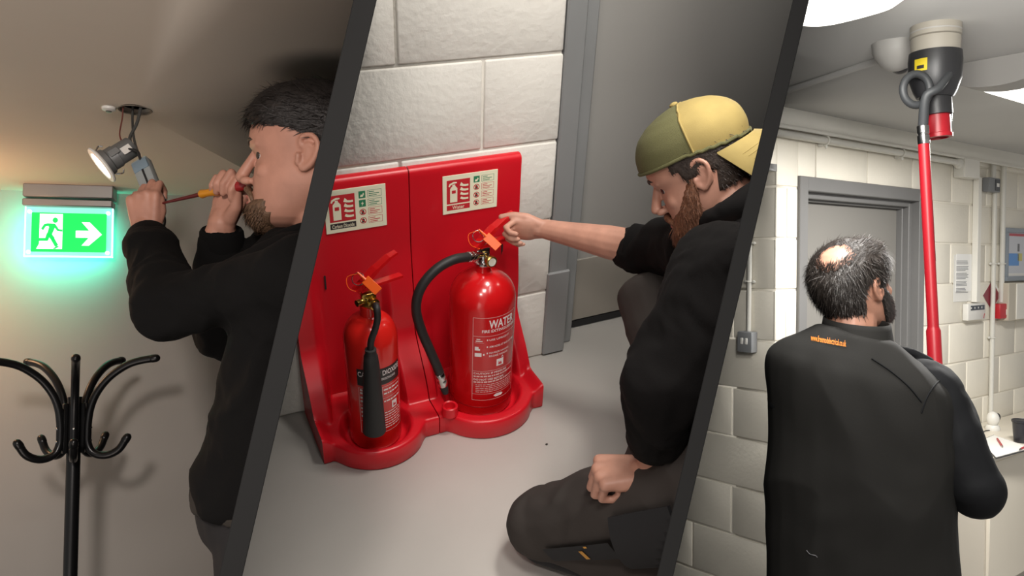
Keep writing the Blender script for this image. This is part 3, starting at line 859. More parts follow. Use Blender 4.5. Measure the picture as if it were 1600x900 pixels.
# ---- water extinguisher
wx, wy, wr = 0.750, 1.714, 0.0885
wz0 = 0.0268
we = Thing('fire_extinguisher', 'large red water fire extinguisher with a black hose on its side', 'extinguisher', R2, (wx, wy, wz0), 'fire extinguishers on the stand')
we.part('cylinder', lathe([(0.0, 0.004), (0.070, 0.0), (wr-0.004, 0.002), (wr, 0.010), (wr, 0.345)] + [(wr*math.cos(a_), 0.345+0.082*math.sin(a_)) for a_ in np.linspace(0.1, 1.32, 10)] + [(0.020, 0.430), (0.020, 0.446), (0.0, 0.446)], (wx, wy, wz0), (0, 0, 1), 64), m_extred)
zn = wz0+0.446
we.part('neck_ring', lathe([(0.0, 0), (0.024, 0), (0.025, 0.003), (0.025, 0.008), (0.021, 0.011), (0, 0.011)], (wx, wy, zn-0.004), (0, 0, 1), 28), m_steel)
vb = we.part('valve_body', merge(lathe([(0.0, 0), (0.017, 0), (0.018, 0.006), (0.014, 0.012), (0.014, 0.030), (0.0, 0.030)], (wx, wy, zn+0.004), (0, 0, 1), 24), box((wx-0.004, wy, zn+0.034), (0.036, 0.022, 0.026), bev=0.004, seg=2)), m_steel)
g0 = V(wx+0.006, wy-0.014, zn+0.014); gd = V(0.15, -0.95, 0.1).normalized()
gg = we.part('pressure_gauge', lathe([(0.0, 0.0), (0.008, 0.0), (0.014, 0.006), (0.0155, 0.010), (0.0155, 0.020), (0.0135, 0.022), (0.0, 0.021)], g0, gd, 24), m_brass)
we.part('gauge_face', lathe([(0.0, 0.0215), (0.011, 0.0215), (0.011, 0.0222), (0.0, 0.0222)], g0, gd, 20), mat('gauge_white', (220, 216, 200), 0.3), parent=gg)
lever_set(we, wx-0.004, wy, zn+0.028, (0.98, 0.16, 0))
hp = [(741, 401, 1.690), (728, 402, 1.675), (708, 406, 1.665), (684, 419, 1.658), (663, 441, 1.652), (652, 465, 1.648), (651, 490, 1.646), (660, 520, 1.644), (673, 550, 1.642), (685, 578, 1.640), (692, 600, 1.640)]
hpts = catmull([R2.on(x, y, 1, yy) for x, y, yy in hp], 6)
hose = we.part('hose', tube(hpts, 0.0125, 14), m_hose)
def ferr(p, q, r): return lathe([(r*0.9, 0), (r, 0.002), (r, (q-p).length*0.45), (r*0.94, (q-p).length*0.5), (r, (q-p).length*0.55), (r, (q-p).length-0.002), (r*0.9, (q-p).length)], p, q-p, 20)
we.part('hose_ferrule', ferr(hpts[0]+(hpts[0]-hpts[3]).normalized()*0.002, hpts[5], 0.0138), m_steel, parent=hose)
we.part('hose_ferrule', ferr(hpts[-6], hpts[-1]+(hpts[-1]-hpts[-3]).normalized()*0.004, 0.0140), m_steel, parent=hose)
nz = hpts[-1]; dn = (hpts[-1]-hpts[-3]).normalized()
we.part('nozzle', lathe([(0.011, 0), (0.012, 0.003), (0.010, 0.02), (0.008, 0.03), (0.0, 0.03)], nz+dn*0.003, dn, 16), m_dark, parent=hose)
we.part('hose_outlet', cyl(V(wx, wy, zn+0.026), hpts[2], 0.009, n=14), m_steel, parent=vb)
fnw = wrap(wx, wy, wr, -PI/2)
z_ = lambda t: wz0+t
lbl = we.part('label_border', merge(frame_w(fnw, -0.060, 0.072, z_(0.062), z_(0.330)), rect_w(fnw, -0.060, 0.072, z_(0.272), z_(0.2732)), rect_w(fnw, -0.060, 0.072, z_(0.160), z_(0.161)), rect_w(fnw, -0.060, 0.072, z_(0.083), z_(0.084))), m_printpink, smooth=0)
we.part('label_title', text_w(fnw, 'WATER', -0.018, 0.062, z_(0.296), z_(0.322), bold=0.02), m_print, smooth=0)
we.part('label_subtitle', text_w(fnw, 'FIRE EXTINGUISHER', -0.036, 0.068, z_(0.284), z_(0.293), bold=0.015), m_print, smooth=0)
we.part('label_text', merge(text_w(fnw, 'USE UPRIGHT', -0.016, 0.046, z_(0.258), z_(0.264)), text_w(fnw, 'AIM HOSE AT BASE OF FIRE', -0.016, 0.068, z_(0.236), z_(0.242)), text_w(fnw, 'SQUEEZE HANDLE', -0.016, 0.046, z_(0.216), z_(0.222)), text_w(fnw, 'RELEASE HANDLE', -0.016, 0.042, z_(0.206), z_(0.212)), text_w(fnw, 'CAUTION: IF PRESSURE', -0.056, 0.040, z_(0.150), z_(0.156)), text_w(fnw, 'DO NOT USE BEFORE', -0.056, 0.030, z_(0.130), z_(0.136)),
        rect_w(fnw, -0.0225, -0.0195, z_(0.2585), z_(0.2635), n=1), rect_w(fnw, -0.0225, -0.0195, z_(0.2365), z_(0.2415), n=1), rect_w(fnw, -0.0225, -0.0195, z_(0.2165), z_(0.2215), n=1)), m_print, smooth=0)
rng = random.Random(3); dash = []
def dashes(fn, u0, u1, zs, h, gap=0.002):
    out = []
    for z in zs:
        u = u0
        while u < u1-0.004:
            l = rng.uniform(0.004, 0.012); e1 = min(u1, u+l)
            out.append(rect_w(fn, u, e1, z, z+h, n=1)); u = e1+gap
    return out
we.part('small_print', merge(*(dashes(fnw, -0.056, 0.066, [z_(0.141), z_(0.122)], 0.0045) + dashes(fnw, -0.050, 0.064, [z_(0.114), z_(0.108), z_(0.102), z_(0.096), z_(0.090)], 0.0022))), m_printpink, smooth=0, kind='stuff')
we.part('instruction_icon', merge(rect_w(fnw, -0.054, -0.030, z_(0.252), z_(0.2525)), rect_w(fnw, -0.052, -0.034, z_(0.256), z_(0.259)), rect_w(fnw, -0.050, -0.040, z_(0.262), z_(0.265)), rect_w(fnw, -0.054, -0.044, z_(0.228), z_(0.240)), rect_w(fnw, -0.044, -0.040, z_(0.228), z_(0.234)), rect_w(fnw, -0.054, -0.036, z_(0.208), z_(0.220)), rect_w(fnw, -0.032, -0.028, z_(0.212), z_(0.218))), m_print, smooth=0)
ic = we.part('rating_icon', rect_w(fnw, 0.006, 0.028, z_(0.172), z_(0.194)), m_print, smooth=0)
we.part('rating_flame', ([fnw(u, z, 0.0012) for u, z in ((0.011, z_(0.176)), (0.023, z_(0.176)), (0.020, z_(0.186)), (0.016, z_(0.181)), (0.013, z_(0.188)))], [(0, 1, 2, 3, 4)]), m_signred, parent=ic, smooth=0)
we.part('rating_letter', text_w(fnw, 'A', 0.020, 0.028, z_(0.196), z_(0.203)), m_print, parent=ic, smooth=0)
hexa = [(0.000, 0.076), (0.006, 0.081), (0.024, 0.081), (0.030, 0.076), (0.024, 0.071), (0.006, 0.071)]
we.part('maker_mark', ([fnw(u, z_(z)-0.002, 0.001) for u, z in hexa], [tuple(range(6))]), m_print, smooth=0)
we.part('base_trim', lathe([(wr+0.0002, 0.035), (wr+0.0008, 0.036), (wr+0.0008, 0.038), (wr+0.0002, 0.039)], (wx, wy, wz0), (0, 0, 1), 64), mat('dark_red_enamel', (150, 14, 18), 0.3))

# ---- carbon dioxide extinguisher
kx, ky, kr, kz0 = 0.430, 1.676, 0.068, 0.0268
ke = Thing('fire_extinguisher', 'smaller red carbon dioxide fire extinguisher with a black discharge horn', 'extinguisher', R2, (kx, ky, kz0), 'fire extinguishers on the stand')
ke.part('cylinder', lathe([(0.0, 0.004), (0.050, 0.0), (kr-0.004, 0.002), (kr, 0.010), (kr, 0.315)] + [(0.022+(kr-0.022)*math.cos(a_), 0.315+0.066*math.sin(a_)) for a_ in np.linspace(0.1, 1.5, 10)] + [(0.022, 0.384), (0.022, 0.412), (0.0, 0.412)], (kx, ky, kz0), (0, 0, 1), 56), mat('bright_red_enamel', (214, 34, 28), 0.2, coat=0.5))
kn = kz0+0.412
vb2 = ke.part('valve_body', merge(lathe([(0.0, 0), (0.020, 0), (0.021, 0.004), (0.017, 0.010), (0.017, 0.026), (0.0, 0.026)], (kx, ky, kn), (0, 0, 1), 24), box((kx, ky, kn+0.024), (0.036, 0.026, 0.022), bev=0.004, seg=2)), m_brass)
ke.part('burst_disc', lathe([(0.007, 0), (0.008, 0.004), (0.0065, 0.010), (0.0085, 0.012), (0.0085, 0.022), (0.0, 0.023)], V(kx-0.012, ky-0.006, kn+0.016), V(-0.92, -0.35, 0.0), 16), m_brass)
oc = V(kx+0.006, ky-0.012, kn+0.012); od = V(0.1, -0.97, -0.15).normalized()
ke.part('hose_swivel', lathe([(0.0, 0), (0.013, 0.0), (0.0155, 0.003), (0.0155, 0.012), (0.011, 0.014), (0.011, 0.020), (0.0, 0.020)], oc, od, 22), m_brass)
lever_set(ke, kx-0.010, ky, kn+0.024, (0.97, 0.22, 0))
yh = ky-kr-0.034
hq = catmull([oc+od*0.018, R2.on(588, 478, 1, yh+0.012), R2.on(590, 497, 1, yh), R2.on(586, 515, 1, yh), R2.on(580, 532, 1, yh), R2.on(579, 546, 1, yh)], 6)
ke.part('discharge_hose', tube(hq, 0.0082, 12), m_hose)
h0, h1 = R2.on(579, 545, 1, yh), R2.on(585, 672, 1, yh+0.006)
Lh = (h1-h0).length
ke.part('horn', lathe([(0.009, 0), (0.0135, 0.001), (0.0135, 0.016), (0.0165, 0.020), (0.0195, 0.05), (0.0290, Lh-0.004), (0.0295, Lh), (0.026, Lh-0.001), (0.018, 0.06), (0.0, 0.05)], h0, h1-h0, 32), m_horn)
fnk = wrap(kx, ky, kr, -PI/2)
zk = lambda t: kz0+t
bl = ke.part('black_label', rect_w(fnk, -0.058, 0.066, zk(0.212), zk(0.262), 0.0006, 24), m_blacklabel, smooth=0)
ke.part('label_title', merge(text_w(fnk, 'CARBON DIOXIDE', -0.055, 0.063, zk(0.240), zk(0.255), bold=0.014), text_w(fnk, 'FIRE EXTINGUISHER', 0.004, 0.046, zk(0.226), zk(0.233))), m_print, parent=bl, smooth=0)
ke.part('label_border', merge(frame_w(fnk, -0.056, -0.034, zk(0.060), zk(0.205)), frame_w(fnk, 0.004, 0.064, zk(0.060), zk(0.205)), rect_w(fnk, -0.056, -0.034, zk(0.150), zk(0.151)), rect_w(fnk, -0.056, -0.034, zk(0.100), zk(0.101)), rect_w(fnk, 0.004, 0.064, zk(0.168), zk(0.169))), m_printpink, smooth=0)
ke.part('small_print', merge(*(dashes(fnk, 0.008, 0.060, [zk(0.192), zk(0.180), zk(0.156)], 0.0042) + dashes(fnk, 0.008, 0.060, [zk(0.12-0.008*i) for i in range(7)], 0.0025) + dashes(fnk, -0.052, -0.038, [zk(0.195), zk(0.186), zk(0.172), zk(0.160), zk(0.138), zk(0.126), zk(0.112)], 0.006, 0.003))), m_print, smooth=0, kind='stuff')
ic2 = ke.part('rating_icon', rect_w(fnk, 0.030, 0.048, zk(0.128), zk(0.150)), m_print, smooth=0)
ke.part('rating_flame', ([fnk(u, z, 0.0012) for u, z in ((0.034, zk(0.132)), (0.044, zk(0.132)), (0.042, zk(0.142)), (0.038, zk(0.137)), (0.035, zk(0.145)))], [(0, 1, 2, 3, 4)]), m_signred, parent=ic2, smooth=0)

# ---- grit on the floor
p = R2.on(854, 695, 2, 0.0)
single('floor_chip', ell(p+V(0, 0, 0.002), (0.0042, 0.003, 0.0022), n=8), mat('dark_grit', (60, 54, 50), 0.9), 'tiny dark chip of grit on the pale floor', 'chip', R2)
# ================================================================== ROOM 3 objects
m_polered = mat('red_glassfibre', (160, 22, 34), 0.38)
m_testblack = mat('smoked_black_plastic', (44, 44, 46), 0.4)
m_ringgrey = mat('charcoal_plastic', (58, 60, 62), 0.5)
m_lamp = mat('lit_opal_diffuser', (255, 253, 246), 0.3, emit=((255, 251, 240), 3.2))
m_lampgrey = mat('lamp_end_cap', (176, 174, 170), 0.5)
m_beige = mat('beige_plastic', (196, 188, 172), 0.5)
m_det = mat('ivory_detector_plastic', (168, 162, 150), 0.5)
m_paper = mat('white_paper', (236, 234, 228), 0.7)
m_ink = mat('grey_ink', (120, 120, 124), 0.7)
m_redbox = mat('red_plastic', (184, 34, 44), 0.35)
m_blue = mat('poster_blue', (96, 150, 214), 0.5)
m_boxgrey = mat('grey_switch_box', (128, 130, 132), 0.45)

def W3(px, py, off=0.0): return R3.on(px, py, 1, Y3-off)
# ---- ceiling lights
def ceiling_light(name, label, c0, c1, halfw, depth_, group, endcap):
    """opal bowl diffuser running from c0 to c1 under the ceiling"""
    d = (c1-c0); L = d.length; d.normalize(); s = Vector((-d.y, d.x, 0))
    mid = (c0+c1)/2
    t = Thing(name, label, 'light', R3, (mid.x, mid.y, Z3-depth_), group)
    t.part('base_tray', box((mid.x, mid.y, Z3-0.010), (L+0.01, halfw*2.06, 0.020), Matrix((d, s, V(0, 0, 1))).transposed(), bev=0.003), m_lampgrey)
    rows = []; n = 18
    for i in range(n+1):
        a_ = PI*i/n
        rows.append((math.cos(a_)*halfw, -0.020-math.sin(a_)**0.75*(depth_-0.020)))
    pts = []
    m = 16
    for j in range(m+1):
        u = j/m; x = -L/2+L*u
        k = min(1.0, (1-(abs(2*u-1))**7)**0.5+0.02)
        pts.append([Vector((mid.x, mid.y, Z3))+d*x+s*(q[0]*(0.55+0.45*k))+V(0, 0, -0.02+(q[1]+0.02)*k) for q in rows])
    v, f = grid_geo(pts)
    nn = len(rows)
    f.append(tuple(range(nn))); f.append(tuple(m*nn+i for i in range(nn-1, -1, -1)))
    t.part('diffuser', (v, f), m_lamp, label='glowing opal diffuser')
    if endcap:
        e0 = Vector((mid.x, mid.y, Z3))-d*(L/2)
        prof = [(-halfw*1.02, 0.0), (halfw*1.02, 0.0)]+[(halfw*1.02*math.cos(a_), -0.012-(depth_*1.05-0.012)*math.sin(a_)**0.75) for a_ in np.linspace(0, PI, 14)]
        vs, fs = prism(prof, e0-d*0.02, s, V(0, 0, 1), 0.12)
        t.part('end_cap', (vs, fs), m_lampgrey)
    return t
def bowl_light(name, label, c, hx, hy, depth_, group):
    """opal bowl with a rounded square plan"""
    t = Thing(name, label, 'light', R3, (c.x, c.y, Z3-depth_), group)
    rings = []; n = 56
    prof = [(1.0, 0.018), (1.0, 0.024), (0.985, 0.034), (0.93, 0.050), (0.82, 0.066), (0.62, 0.078), (0.36, 0.084), (0.08, 0.086)]
    for k, z in prof:
        ring = []
        for i_ in range(n):
            a_ = 2*PI*i_/n; x, y = math.cos(a_), math.sin(a_); q = (abs(x)**3.2+abs(y)**3.2)**(-1/3.2)
            ring.append(Vector((c.x+hx*k*x*q, c.y+hy*k*y*q, Z3-z*depth_/0.086)))
        rings.append(ring)
    t.part('base_tray', box((c.x, c.y, Z3-0.0095), (hx*1.9, hy*1.9, 0.019), bev=0.004), m_lampgrey)
    t.part('diffuser', rings_geo(rings), m_lamp, label='glowing opal bowl')
    return t
cA = R3.on(1296, 8, 2, Z3-0.05)
l1 = bowl_light('ceiling_light', 'glowing bowl ceiling light at the top edge left of the smoke detector', cA, 0.155, 0.155, 0.075, 'plant room ceiling lights')
cB = R3.on(1572, 124, 2, Z3-0.05)
l2 = ceiling_light('ceiling_light', 'long ceiling light with a grey end cap right of the smoke detector', cB+V(-0.10, -0.02, 0), cB+V(1.0, -0.02, 0), 0.15, 0.085, 'plant room ceiling lights', True)
area_light('bowl_light_glow', R3, (cA.x, cA.y, Z3-0.10), (cA.x, cA.y, 0), 0.2, 13.0, (1, 0.98, 0.94))
area_light('long_light_glow', R3, (cB.x+0.45, cB.y, Z3-0.11), (cB.x+0.45, cB.y, 0), 0.9, 58.0, (1, 0.98, 0.94), 0.2)

# ---- small ceiling unit with black lens, ceiling conduit
cu = R3.on(1398, 78, 2, Z3-0.02)
su = Thing('ceiling_sounder', 'rounded off-white ceiling unit with a black lens left of the detector', 'sensor', R3, (cu.x, cu.y, Z3-0.10))
tl = V(0.10, -0.12, -1).normalized()
su.part('shell', lathe([(0.0, -0.02), (0.062, -0.02), (0.064, 0.012), (0.060, 0.030), (0.046, 0.056), (0.028, 0.074), (0.0, 0.080)], (cu.x, cu.y, Z3-0.004), tl, 32), m_lampgrey)
su.part('lens', ell(Vector((cu.x, cu.y, Z3))+V(0.028, 0.0, -0.066), (0.026, 0.026, 0.018), Matrix.Rotation(0.5, 3, 'Y'), 18), m_testblack)
k0, k1 = R3.on(1215, 146, 2, Z3-0.01), R3.on(1372, 94, 2, Z3-0.01)
k0 = k0+(k0-k1).normalized()*0.3
single('ceiling_conduit', cyl((k0.x, k0.y, Z3-0.011), (k1.x, k1.y, Z3-0.011), 0.011, n=14), m_ceil3, 'white conduit crossing the ceiling to the rounded unit', 'conduit', R3)

# ---- smoke detector
dcp = R3.on(1462, 52, 2, Z3-0.02)
dt = Thing('smoke_detector', 'ivory smoke detector on a deep ceiling base above the tester', 'detector', R3, (dcp.x, dcp.y, Z3-0.155))
dt.part('mounting_base', lathe([(0.0, 0.0), (0.064, 0.0), (0.064, -0.030), (0.058, -0.034), (0.0, -0.034)], (dcp.x, dcp.y, Z3), (0, 0, 1), 40), m_det)
dt.part('body', lathe([(0.0, -0.034), (0.062, -0.034), (0.063, -0.042), (0.060, -0.10), (0.056, -0.125), (0.0, -0.125)], (dcp.x, dcp.y, Z3), (0, 0, 1), 40), m_det)
dt.part('base_groove', lathe([(0.0645, -0.016), (0.0648, -0.017), (0.0648, -0.019), (0.0645, -0.020)], (dcp.x, dcp.y, Z3), (0, 0, 1), 40), m_lampgrey)

# ---- tester pole
cup0 = Vector((dcp.x, dcp.y, Z3-0.095))
ptop3 = R3.P(1441, 178, dcp.y*0+ (cup0-R3.o).dot(R3.f)-0.05)
pbot = R3.P(1476, 860, 2.16)
tp = Thing('detector_tester', 'red telescopic pole with a black smoke detector tester cup', 'tester', R3, pbot)
pd = (ptop3-pbot).normalized(); PL = (ptop3-pbot).length
tp.part('pole_lower', lathe([(0.0, 0), (0.0180, 0.0), (0.0180, PL*0.50), (0.0155, PL*0.505), (0.0142, PL*0.51), (0.0142, PL*0.93), (0.0, PL*0.93)], pbot, pd, 24), m_polered)
tp.part('pole_label', rect_w(lambda u, z, o=0: tuple(pbot+pd*z+(R3.r*math.sin(u/0.0146+0.9)*1.0-R3.f*math.cos(u/0.0146+0.9))*0.0149), 0.0, 0.010, PL*0.66, PL*0.80), m_paper, smooth=0)
fr = ptop3-pd*(PL*0.07)
tp.part('ferrule', lathe([(0.0, 0), (0.0150, 0.0), (0.0155, 0.003), (0.0155, 0.022), (0.0135, 0.024), (0.0135, 0.027), (0.0155, 0.029), (0.0155, 0.048), (0.012, 0.052), (0.0, 0.052)], fr, pd, 24), m_steel)
# cup around the detector
cup = tp.part('cup', lathe([(0.058, 0.02), (0.066, 0.022), (0.068, 0.0), (0.066, -0.05), (0.054, -0.085), (0.046, -0.10), (0.0, -0.10), (0.0, -0.09), (0.058, -0.03)], cup0, (0, 0, 1), 40), m_testblack)
# warning sticker on the cup
fac = (R3.o-cup0); a0 = math.atan2(fac.y, fac.x)
fnc = wrap(cup0.x, cup0.y, 0.067, a0-0.55)
tp.part('sticker', rect_w(fnc, -0.018, 0.018, cup0.z-0.035, cup0.z-0.002, 0.001), mat('yellow_sticker', (214, 190, 40), 0.5), parent=cup, smooth=0)
tp.part('sticker_mark', rect_w(fnc, -0.010, 0.010, cup0.z-0.029, cup0.z-0.020, 0.0016), m_signblack if 'm_signblack' in globals() else m_testblack, parent=cup, smooth=0)
# canister below the cup
ct0 = cup0+V(0, 0, -0.08); ctb = R3.P(1466, 212, (cup0-R3.o).dot(R3.f))
ctd = (ctb-ct0).normalized(); CL = (ctb-ct0).length
tp.part('sleeve', lathe([(0.040, 0), (0.040, CL*0.55), (0.036, CL*0.56), (0.036, 0)], ct0, ctd, 32), m_testblack)
cn = tp.part('canister', lathe([(0.0, 0.0), (0.033, 0.0), (0.033, CL-0.006), (0.036, CL-0.004), (0.036, CL+0.006), (0.026, CL+0.007), (0.024, CL-0.004), (0.0, CL-0.004)], ct0, ctd, 32), m_polered)
tp.part('chrome_rail', box(ct0+ctd*(CL*0.55)+R3.r*0.038, (0.006, 0.010, CL*0.75), Matrix((R3.r, R3.f, V(0, 0, 1))).transposed(), bev=0.002), m_steel)
# swivel yoke: a ring left of the sleeve and an arm to the right hinge
rc_ = R3.P(1432, 140, (cup0-R3.o).dot(R3.f)-0.045)
yk = tp.part('yoke_ring', tube([rc_+R3.r*(0.036*math.cos(a_))+R3.u*(0.042*math.sin(a_)) for a_ in np.linspace(0, 2*PI, 32, endpoint=False)], 0.0105, 10, closed=True), m_ringgrey)
tp.part('yoke_arm', tube(catmull([fr+pd*0.045, R3.P(1447, 152, (cup0-R3.o).dot(R3.f)-0.075), R3.P(1466, 138, (cup0-R3.o).dot(R3.f)-0.085), R3.P(1482, 118, (cup0-R3.o).dot(R3.f)-0.06), R3.P(1494, 101, (cup0-R3.o).dot(R3.f)-0.01)], 6), [0.013, 0.012, 0.011, 0.010, 0.009], 10), m_ringgrey)
tp.part('hinge_knob', ell(R3.P(1494, 101, (cup0-R3.o).dot(R3.f)-0.01), (0.013, 0.013, 0.013), n=16), m_ringgrey)

# ---- conduit run below the cornice with clips and end elbow
zc_ = W3(1300, 214, 0.03).z
p0, p1 = W3(1205, 200, 0.03), W3(1497, 256, 0.03)
zrun = (W3(1300, 220, 0.03).z+W3(1400, 239, 0.03).z)/2
pc0, pc1 = V(2.5, Y3-0.03, zrun), V(p1.x, Y3-0.03, zrun)
cr = Thing('wall_conduit', 'white horizontal conduit pipe clipped under the cornice', 'conduit', R3, pc0)
cr.part('pipe', cyl(pc0, pc1, 0.0165, n=18), m_conduit)
cr.part('end_elbow', merge(capsule(pc1-V(0.02, 0, 0), pc1+V(0.008, 0, 0), 0.024, 0.026, 18, 4), ell(pc1+V(0.006, 0.0, -0.004), (0.028, 0.024, 0.032), n=16)), m_conduit)
for px in (1289, 1408):
    q = W3(px, 230, 0.03)
    c_ = V(q.x, Y3-0.03, zrun)
    cr.part('clip', merge(tube([c_+V(0, math.cos(a_)*0.021, math.sin(a_)*0.021) for a_ in np.linspace(0, 2*PI, 18, endpoint=False)], 0.0045, 8, closed=True), ell(c_+V(0, -0.006, -0.027), (0.007, 0.007, 0.010), n=10), ell(c_+V(0, -0.006, 0.027), (0.007, 0.007, 0.008), n=10), box(c_+V(0, 0.018, 0), (0.018, 0.022, 0.05))), m_conduit)

# ---- junction box, isolator box, vertical conduits with saddles
def wallbox(px, py, wpx, hpx, dep, mat_, name, label, cat, bev=0.004, group=None):
    c = W3(px, py, dep); a_ = W3(px-wpx/2, py, dep); b2 = W3(px+wpx/2, py, dep); t_ = W3(px, py-hpx/2, dep); u_ = W3(px, py+hpx/2, dep)
    return Thing(name, label, cat, R3, (c.x, Y3, u_.z), group), (a_.x+b2.x)/2, (t_.z+u_.z)/2, b2.x-a_.x, t_.z-u_.z
t, x, z, w_, h_ = wallbox(1519, 263, 24, 30, 0.06, m_white, 'junction_box', 'cream square junction box at the end of the conduit pipe', 'junction box')
t.part('box', box((x, Y3-0.029, z), (w_, 0.056, h_), bev=0.004), m_conduit)
t.part('lid', box((x, Y3-0.059, z), (w_*0.97, 0.006, h_*0.97), bev=0.002), m_white)
t, x, z, w_, h_ = wallbox(1553, 289, 17, 22, 0.05, m_boxgrey, 'isolator_switch', 'small grey isolator box on the twin conduits', 'switch box')
xi, zi = x, z
t.part('box', box((x, Y3-0.036, z), (w_, 0.040, h_), bev=0.004), m_boxgrey)
t.part('switch_face', box((x+w_*0.2, Y3-0.0575, z), (w_*0.4, 0.005, h_*0.8), bev=0.001), mat('dark_switch_face', (70, 72, 76), 0.4))
t.part('switch_label', box((x+w_*0.2, Y3-0.0605, z), (w_*0.22, 0.002, h_*0.25)), m_paper)
def vert_conduit(pxt, pyt, pxb, pyb, r, label, saddles, name='vertical_conduit', flat=False):
    a_, b2 = W3(pxt, pyt, r), W3(pxb, pyb, r); x = (a_.x+b2.x)/2
    t = Thing(name, label, 'conduit', R3, (x, Y3-r, b2.z), 'vertical conduits on the plant room wall')
    if flat: t.part('trunking', box((x, Y3-r*0.8, (a_.z+b2.z)/2), (2*r, 1.6*r, a_.z-b2.z), bev=0.002), m_white)
    else: t.part('pipe', cyl((x, Y3-r-0.004, a_.z), (x, Y3-r-0.004, b2.z), r, n=16), m_conduit)
    for py in saddles:
        z = W3(pxb, py, r).z
        t.part('saddle', merge(tube([(x+math.cos(a2)*(r+0.003), Y3-r-0.004+math.sin(a2)*(r+0.003), z) for a2 in np.linspace(0, 2*PI, 16, endpoint=False)], 0.0045, 8, closed=True), ell((x-r-0.012, Y3-0.009, z), (0.011, 0.009, 0.008), n=10), ell((x+r+0.012, Y3-0.009, z), (0.011, 0.009, 0.008), n=10)), m_conduit)
    return t
vert_conduit(1528, 277, 1526, 472, 0.020, 'flat cream trunking between the junction box and keypad', [], flat=True)
vert_conduit(1551, 256, 1551, 279, 0.014, 'short conduit above the grey isolator box', [])
vert_conduit(1549, 300, 1551, 658, 0.0125, 'long thin conduit from the isolator down to the desk', [412, 527])
vert_conduit(1565, 258, 1566, 472, 0.014, 'white conduit dropping to the red call point', [412])

# ---- papers, keypad, diamond sign, call point, notice board, panel
def wall_rect(px0, py0, px1, py1, off):
    a_, b2 = W3(px0, (py0+py1)/2, off), W3(px1, (py0+py1)/2, off); xm = (px0+px1)/2
    return a_.x, b2.x, W3(xm, py1, off).z, W3(xm, py0, off).z
x0, x1, z0, z1 = wall_rect(1490, 398, 1518, 471, 0.002)
pp = Thing('paper_notice', 'white printed paper notice taped to the wall above the desk', 'notice', R3, ((x0+x1)/2, Y3, z0))
pp.part('sheet', box(((x0+x1)/2, Y3-0.0012, (z0+z1)/2), (x1-x0, 0.0012, z1-z0)), m_paper)
pp.part('overlay_sheet', box(((x0+x1)/2+0.012, Y3-0.0026, (z0+z1)/2+0.03), (x1-x0-0.03, 0.0012, (z1-z0)*0.80)), mat('bright_paper', (244, 243, 240), 0.7))
ln = []
rr = random.Random(5)
for k in range(24):
    if k in (3, 8, 14, 19): continue
    z = z1-0.035-(z1-z0)*0.70*k/24; l = (x1-x0)*rr.uniform(0.5, 0.68)
    ln.append(box((x0+0.028+l/2, Y3-0.0034, z), (l, 0.0004, 0.0032)))
pp.part('printed_lines', merge(*ln), m_ink, smooth=0)

x0, x1, z0, z1 = wall_rect(1512, 474, 1539, 500, 0.03)
kp = Thing('alarm_keypad', 'white alarm keypad with a dark display strip', 'keypad', R3, ((x0+x1)/2, Y3, z0))
kp.part('case', box(((x0+x1)/2, Y3-0.017, (z0+z1)/2), (x1-x0, 0.034, z1-z0), bev=0.006, seg=2), m_light_white)
dsp = kp.part('display', box(((x0+x1)/2+0.004, Y3-0.0352, z1-0.024), ((x1-x0)*0.78, 0.0025, 0.026)), mat('dark_display', (46, 54, 66), 0.2))
for k in range(4):
    kp.part('display_icon', box((x0+0.03+k*(x1-x0)*0.2, Y3-0.0370, z1-0.024), (0.008, 0.001, 0.010)), m_light_white, parent=dsp)
kp.part('status_mark', box((x1-0.022, Y3-0.0352, z0+0.020), (0.004, 0.0015, 0.03), Matrix.Rotation(0.5, 3, 'Y')), m_redbox)

dc_ = W3(1550, 461, 0.003)
dsx = abs(W3(1564, 461, 0.003).x-W3(1537, 461, 0.003).x)/2; dsz = abs(W3(1550, 438, 0.003).z-W3(1550, 484, 0.003).z)/2
dm = Thing('hazard_diamond', 'dark red hazard diamond stuck half behind the conduit', 'sign', R3, (dc_.x, Y3, dc_.z-dsz))
dm.part('white_backing', prism([(-dsx*1.12, 0), (0, -dsz*0.9), (dsx*1.12, 0), (0, dsz*1.05)], (dc_.x+0.01, Y3-0.0005, dc_.z), V(1, 0, 0), V(0, 0, 1), 0.0012), m_paper)
dm.part('red_face', prism([(-dsx, 0), (0, -dsz), (dsx*0.95, -dsz*0.1), (0, dsz)], (dc_.x, Y3-0.0018, dc_.z), V(1, 0, 0), V(0, 0, 1), 0.0010), mat('maroon_sticker', (134, 34, 50), 0.4))

x0, x1, z0, z1 = wall_rect(1560, 474, 1584, 497, 0.04)
cp = Thing('call_point', 'red fire alarm call point box below the notice board', 'call point', R3, ((x0+x1)/2, Y3, z0))
cp.part('box', box(((x0+x1)/2, Y3-0.025, (z0+z1)/2), (x1-x0, 0.050, z1-z0), bev=0.006, seg=2), m_redbox)
gl_ = cp.part('glass_panel', box(((x0+x1)/2+0.018, Y3-0.0508, (z0+z1)/2-0.006), ((x1-x0)*0.42, 0.002, (z1-z0)*0.36)), m_paper)
cp.part('press_mark', box(((x0+x1)/2+0.018, Y3-0.0522, (z0+z1)/2-0.006), ((x1-x0)*0.24, 0.001, (z1-z0)*0.10)), m_testblack, parent=gl_)

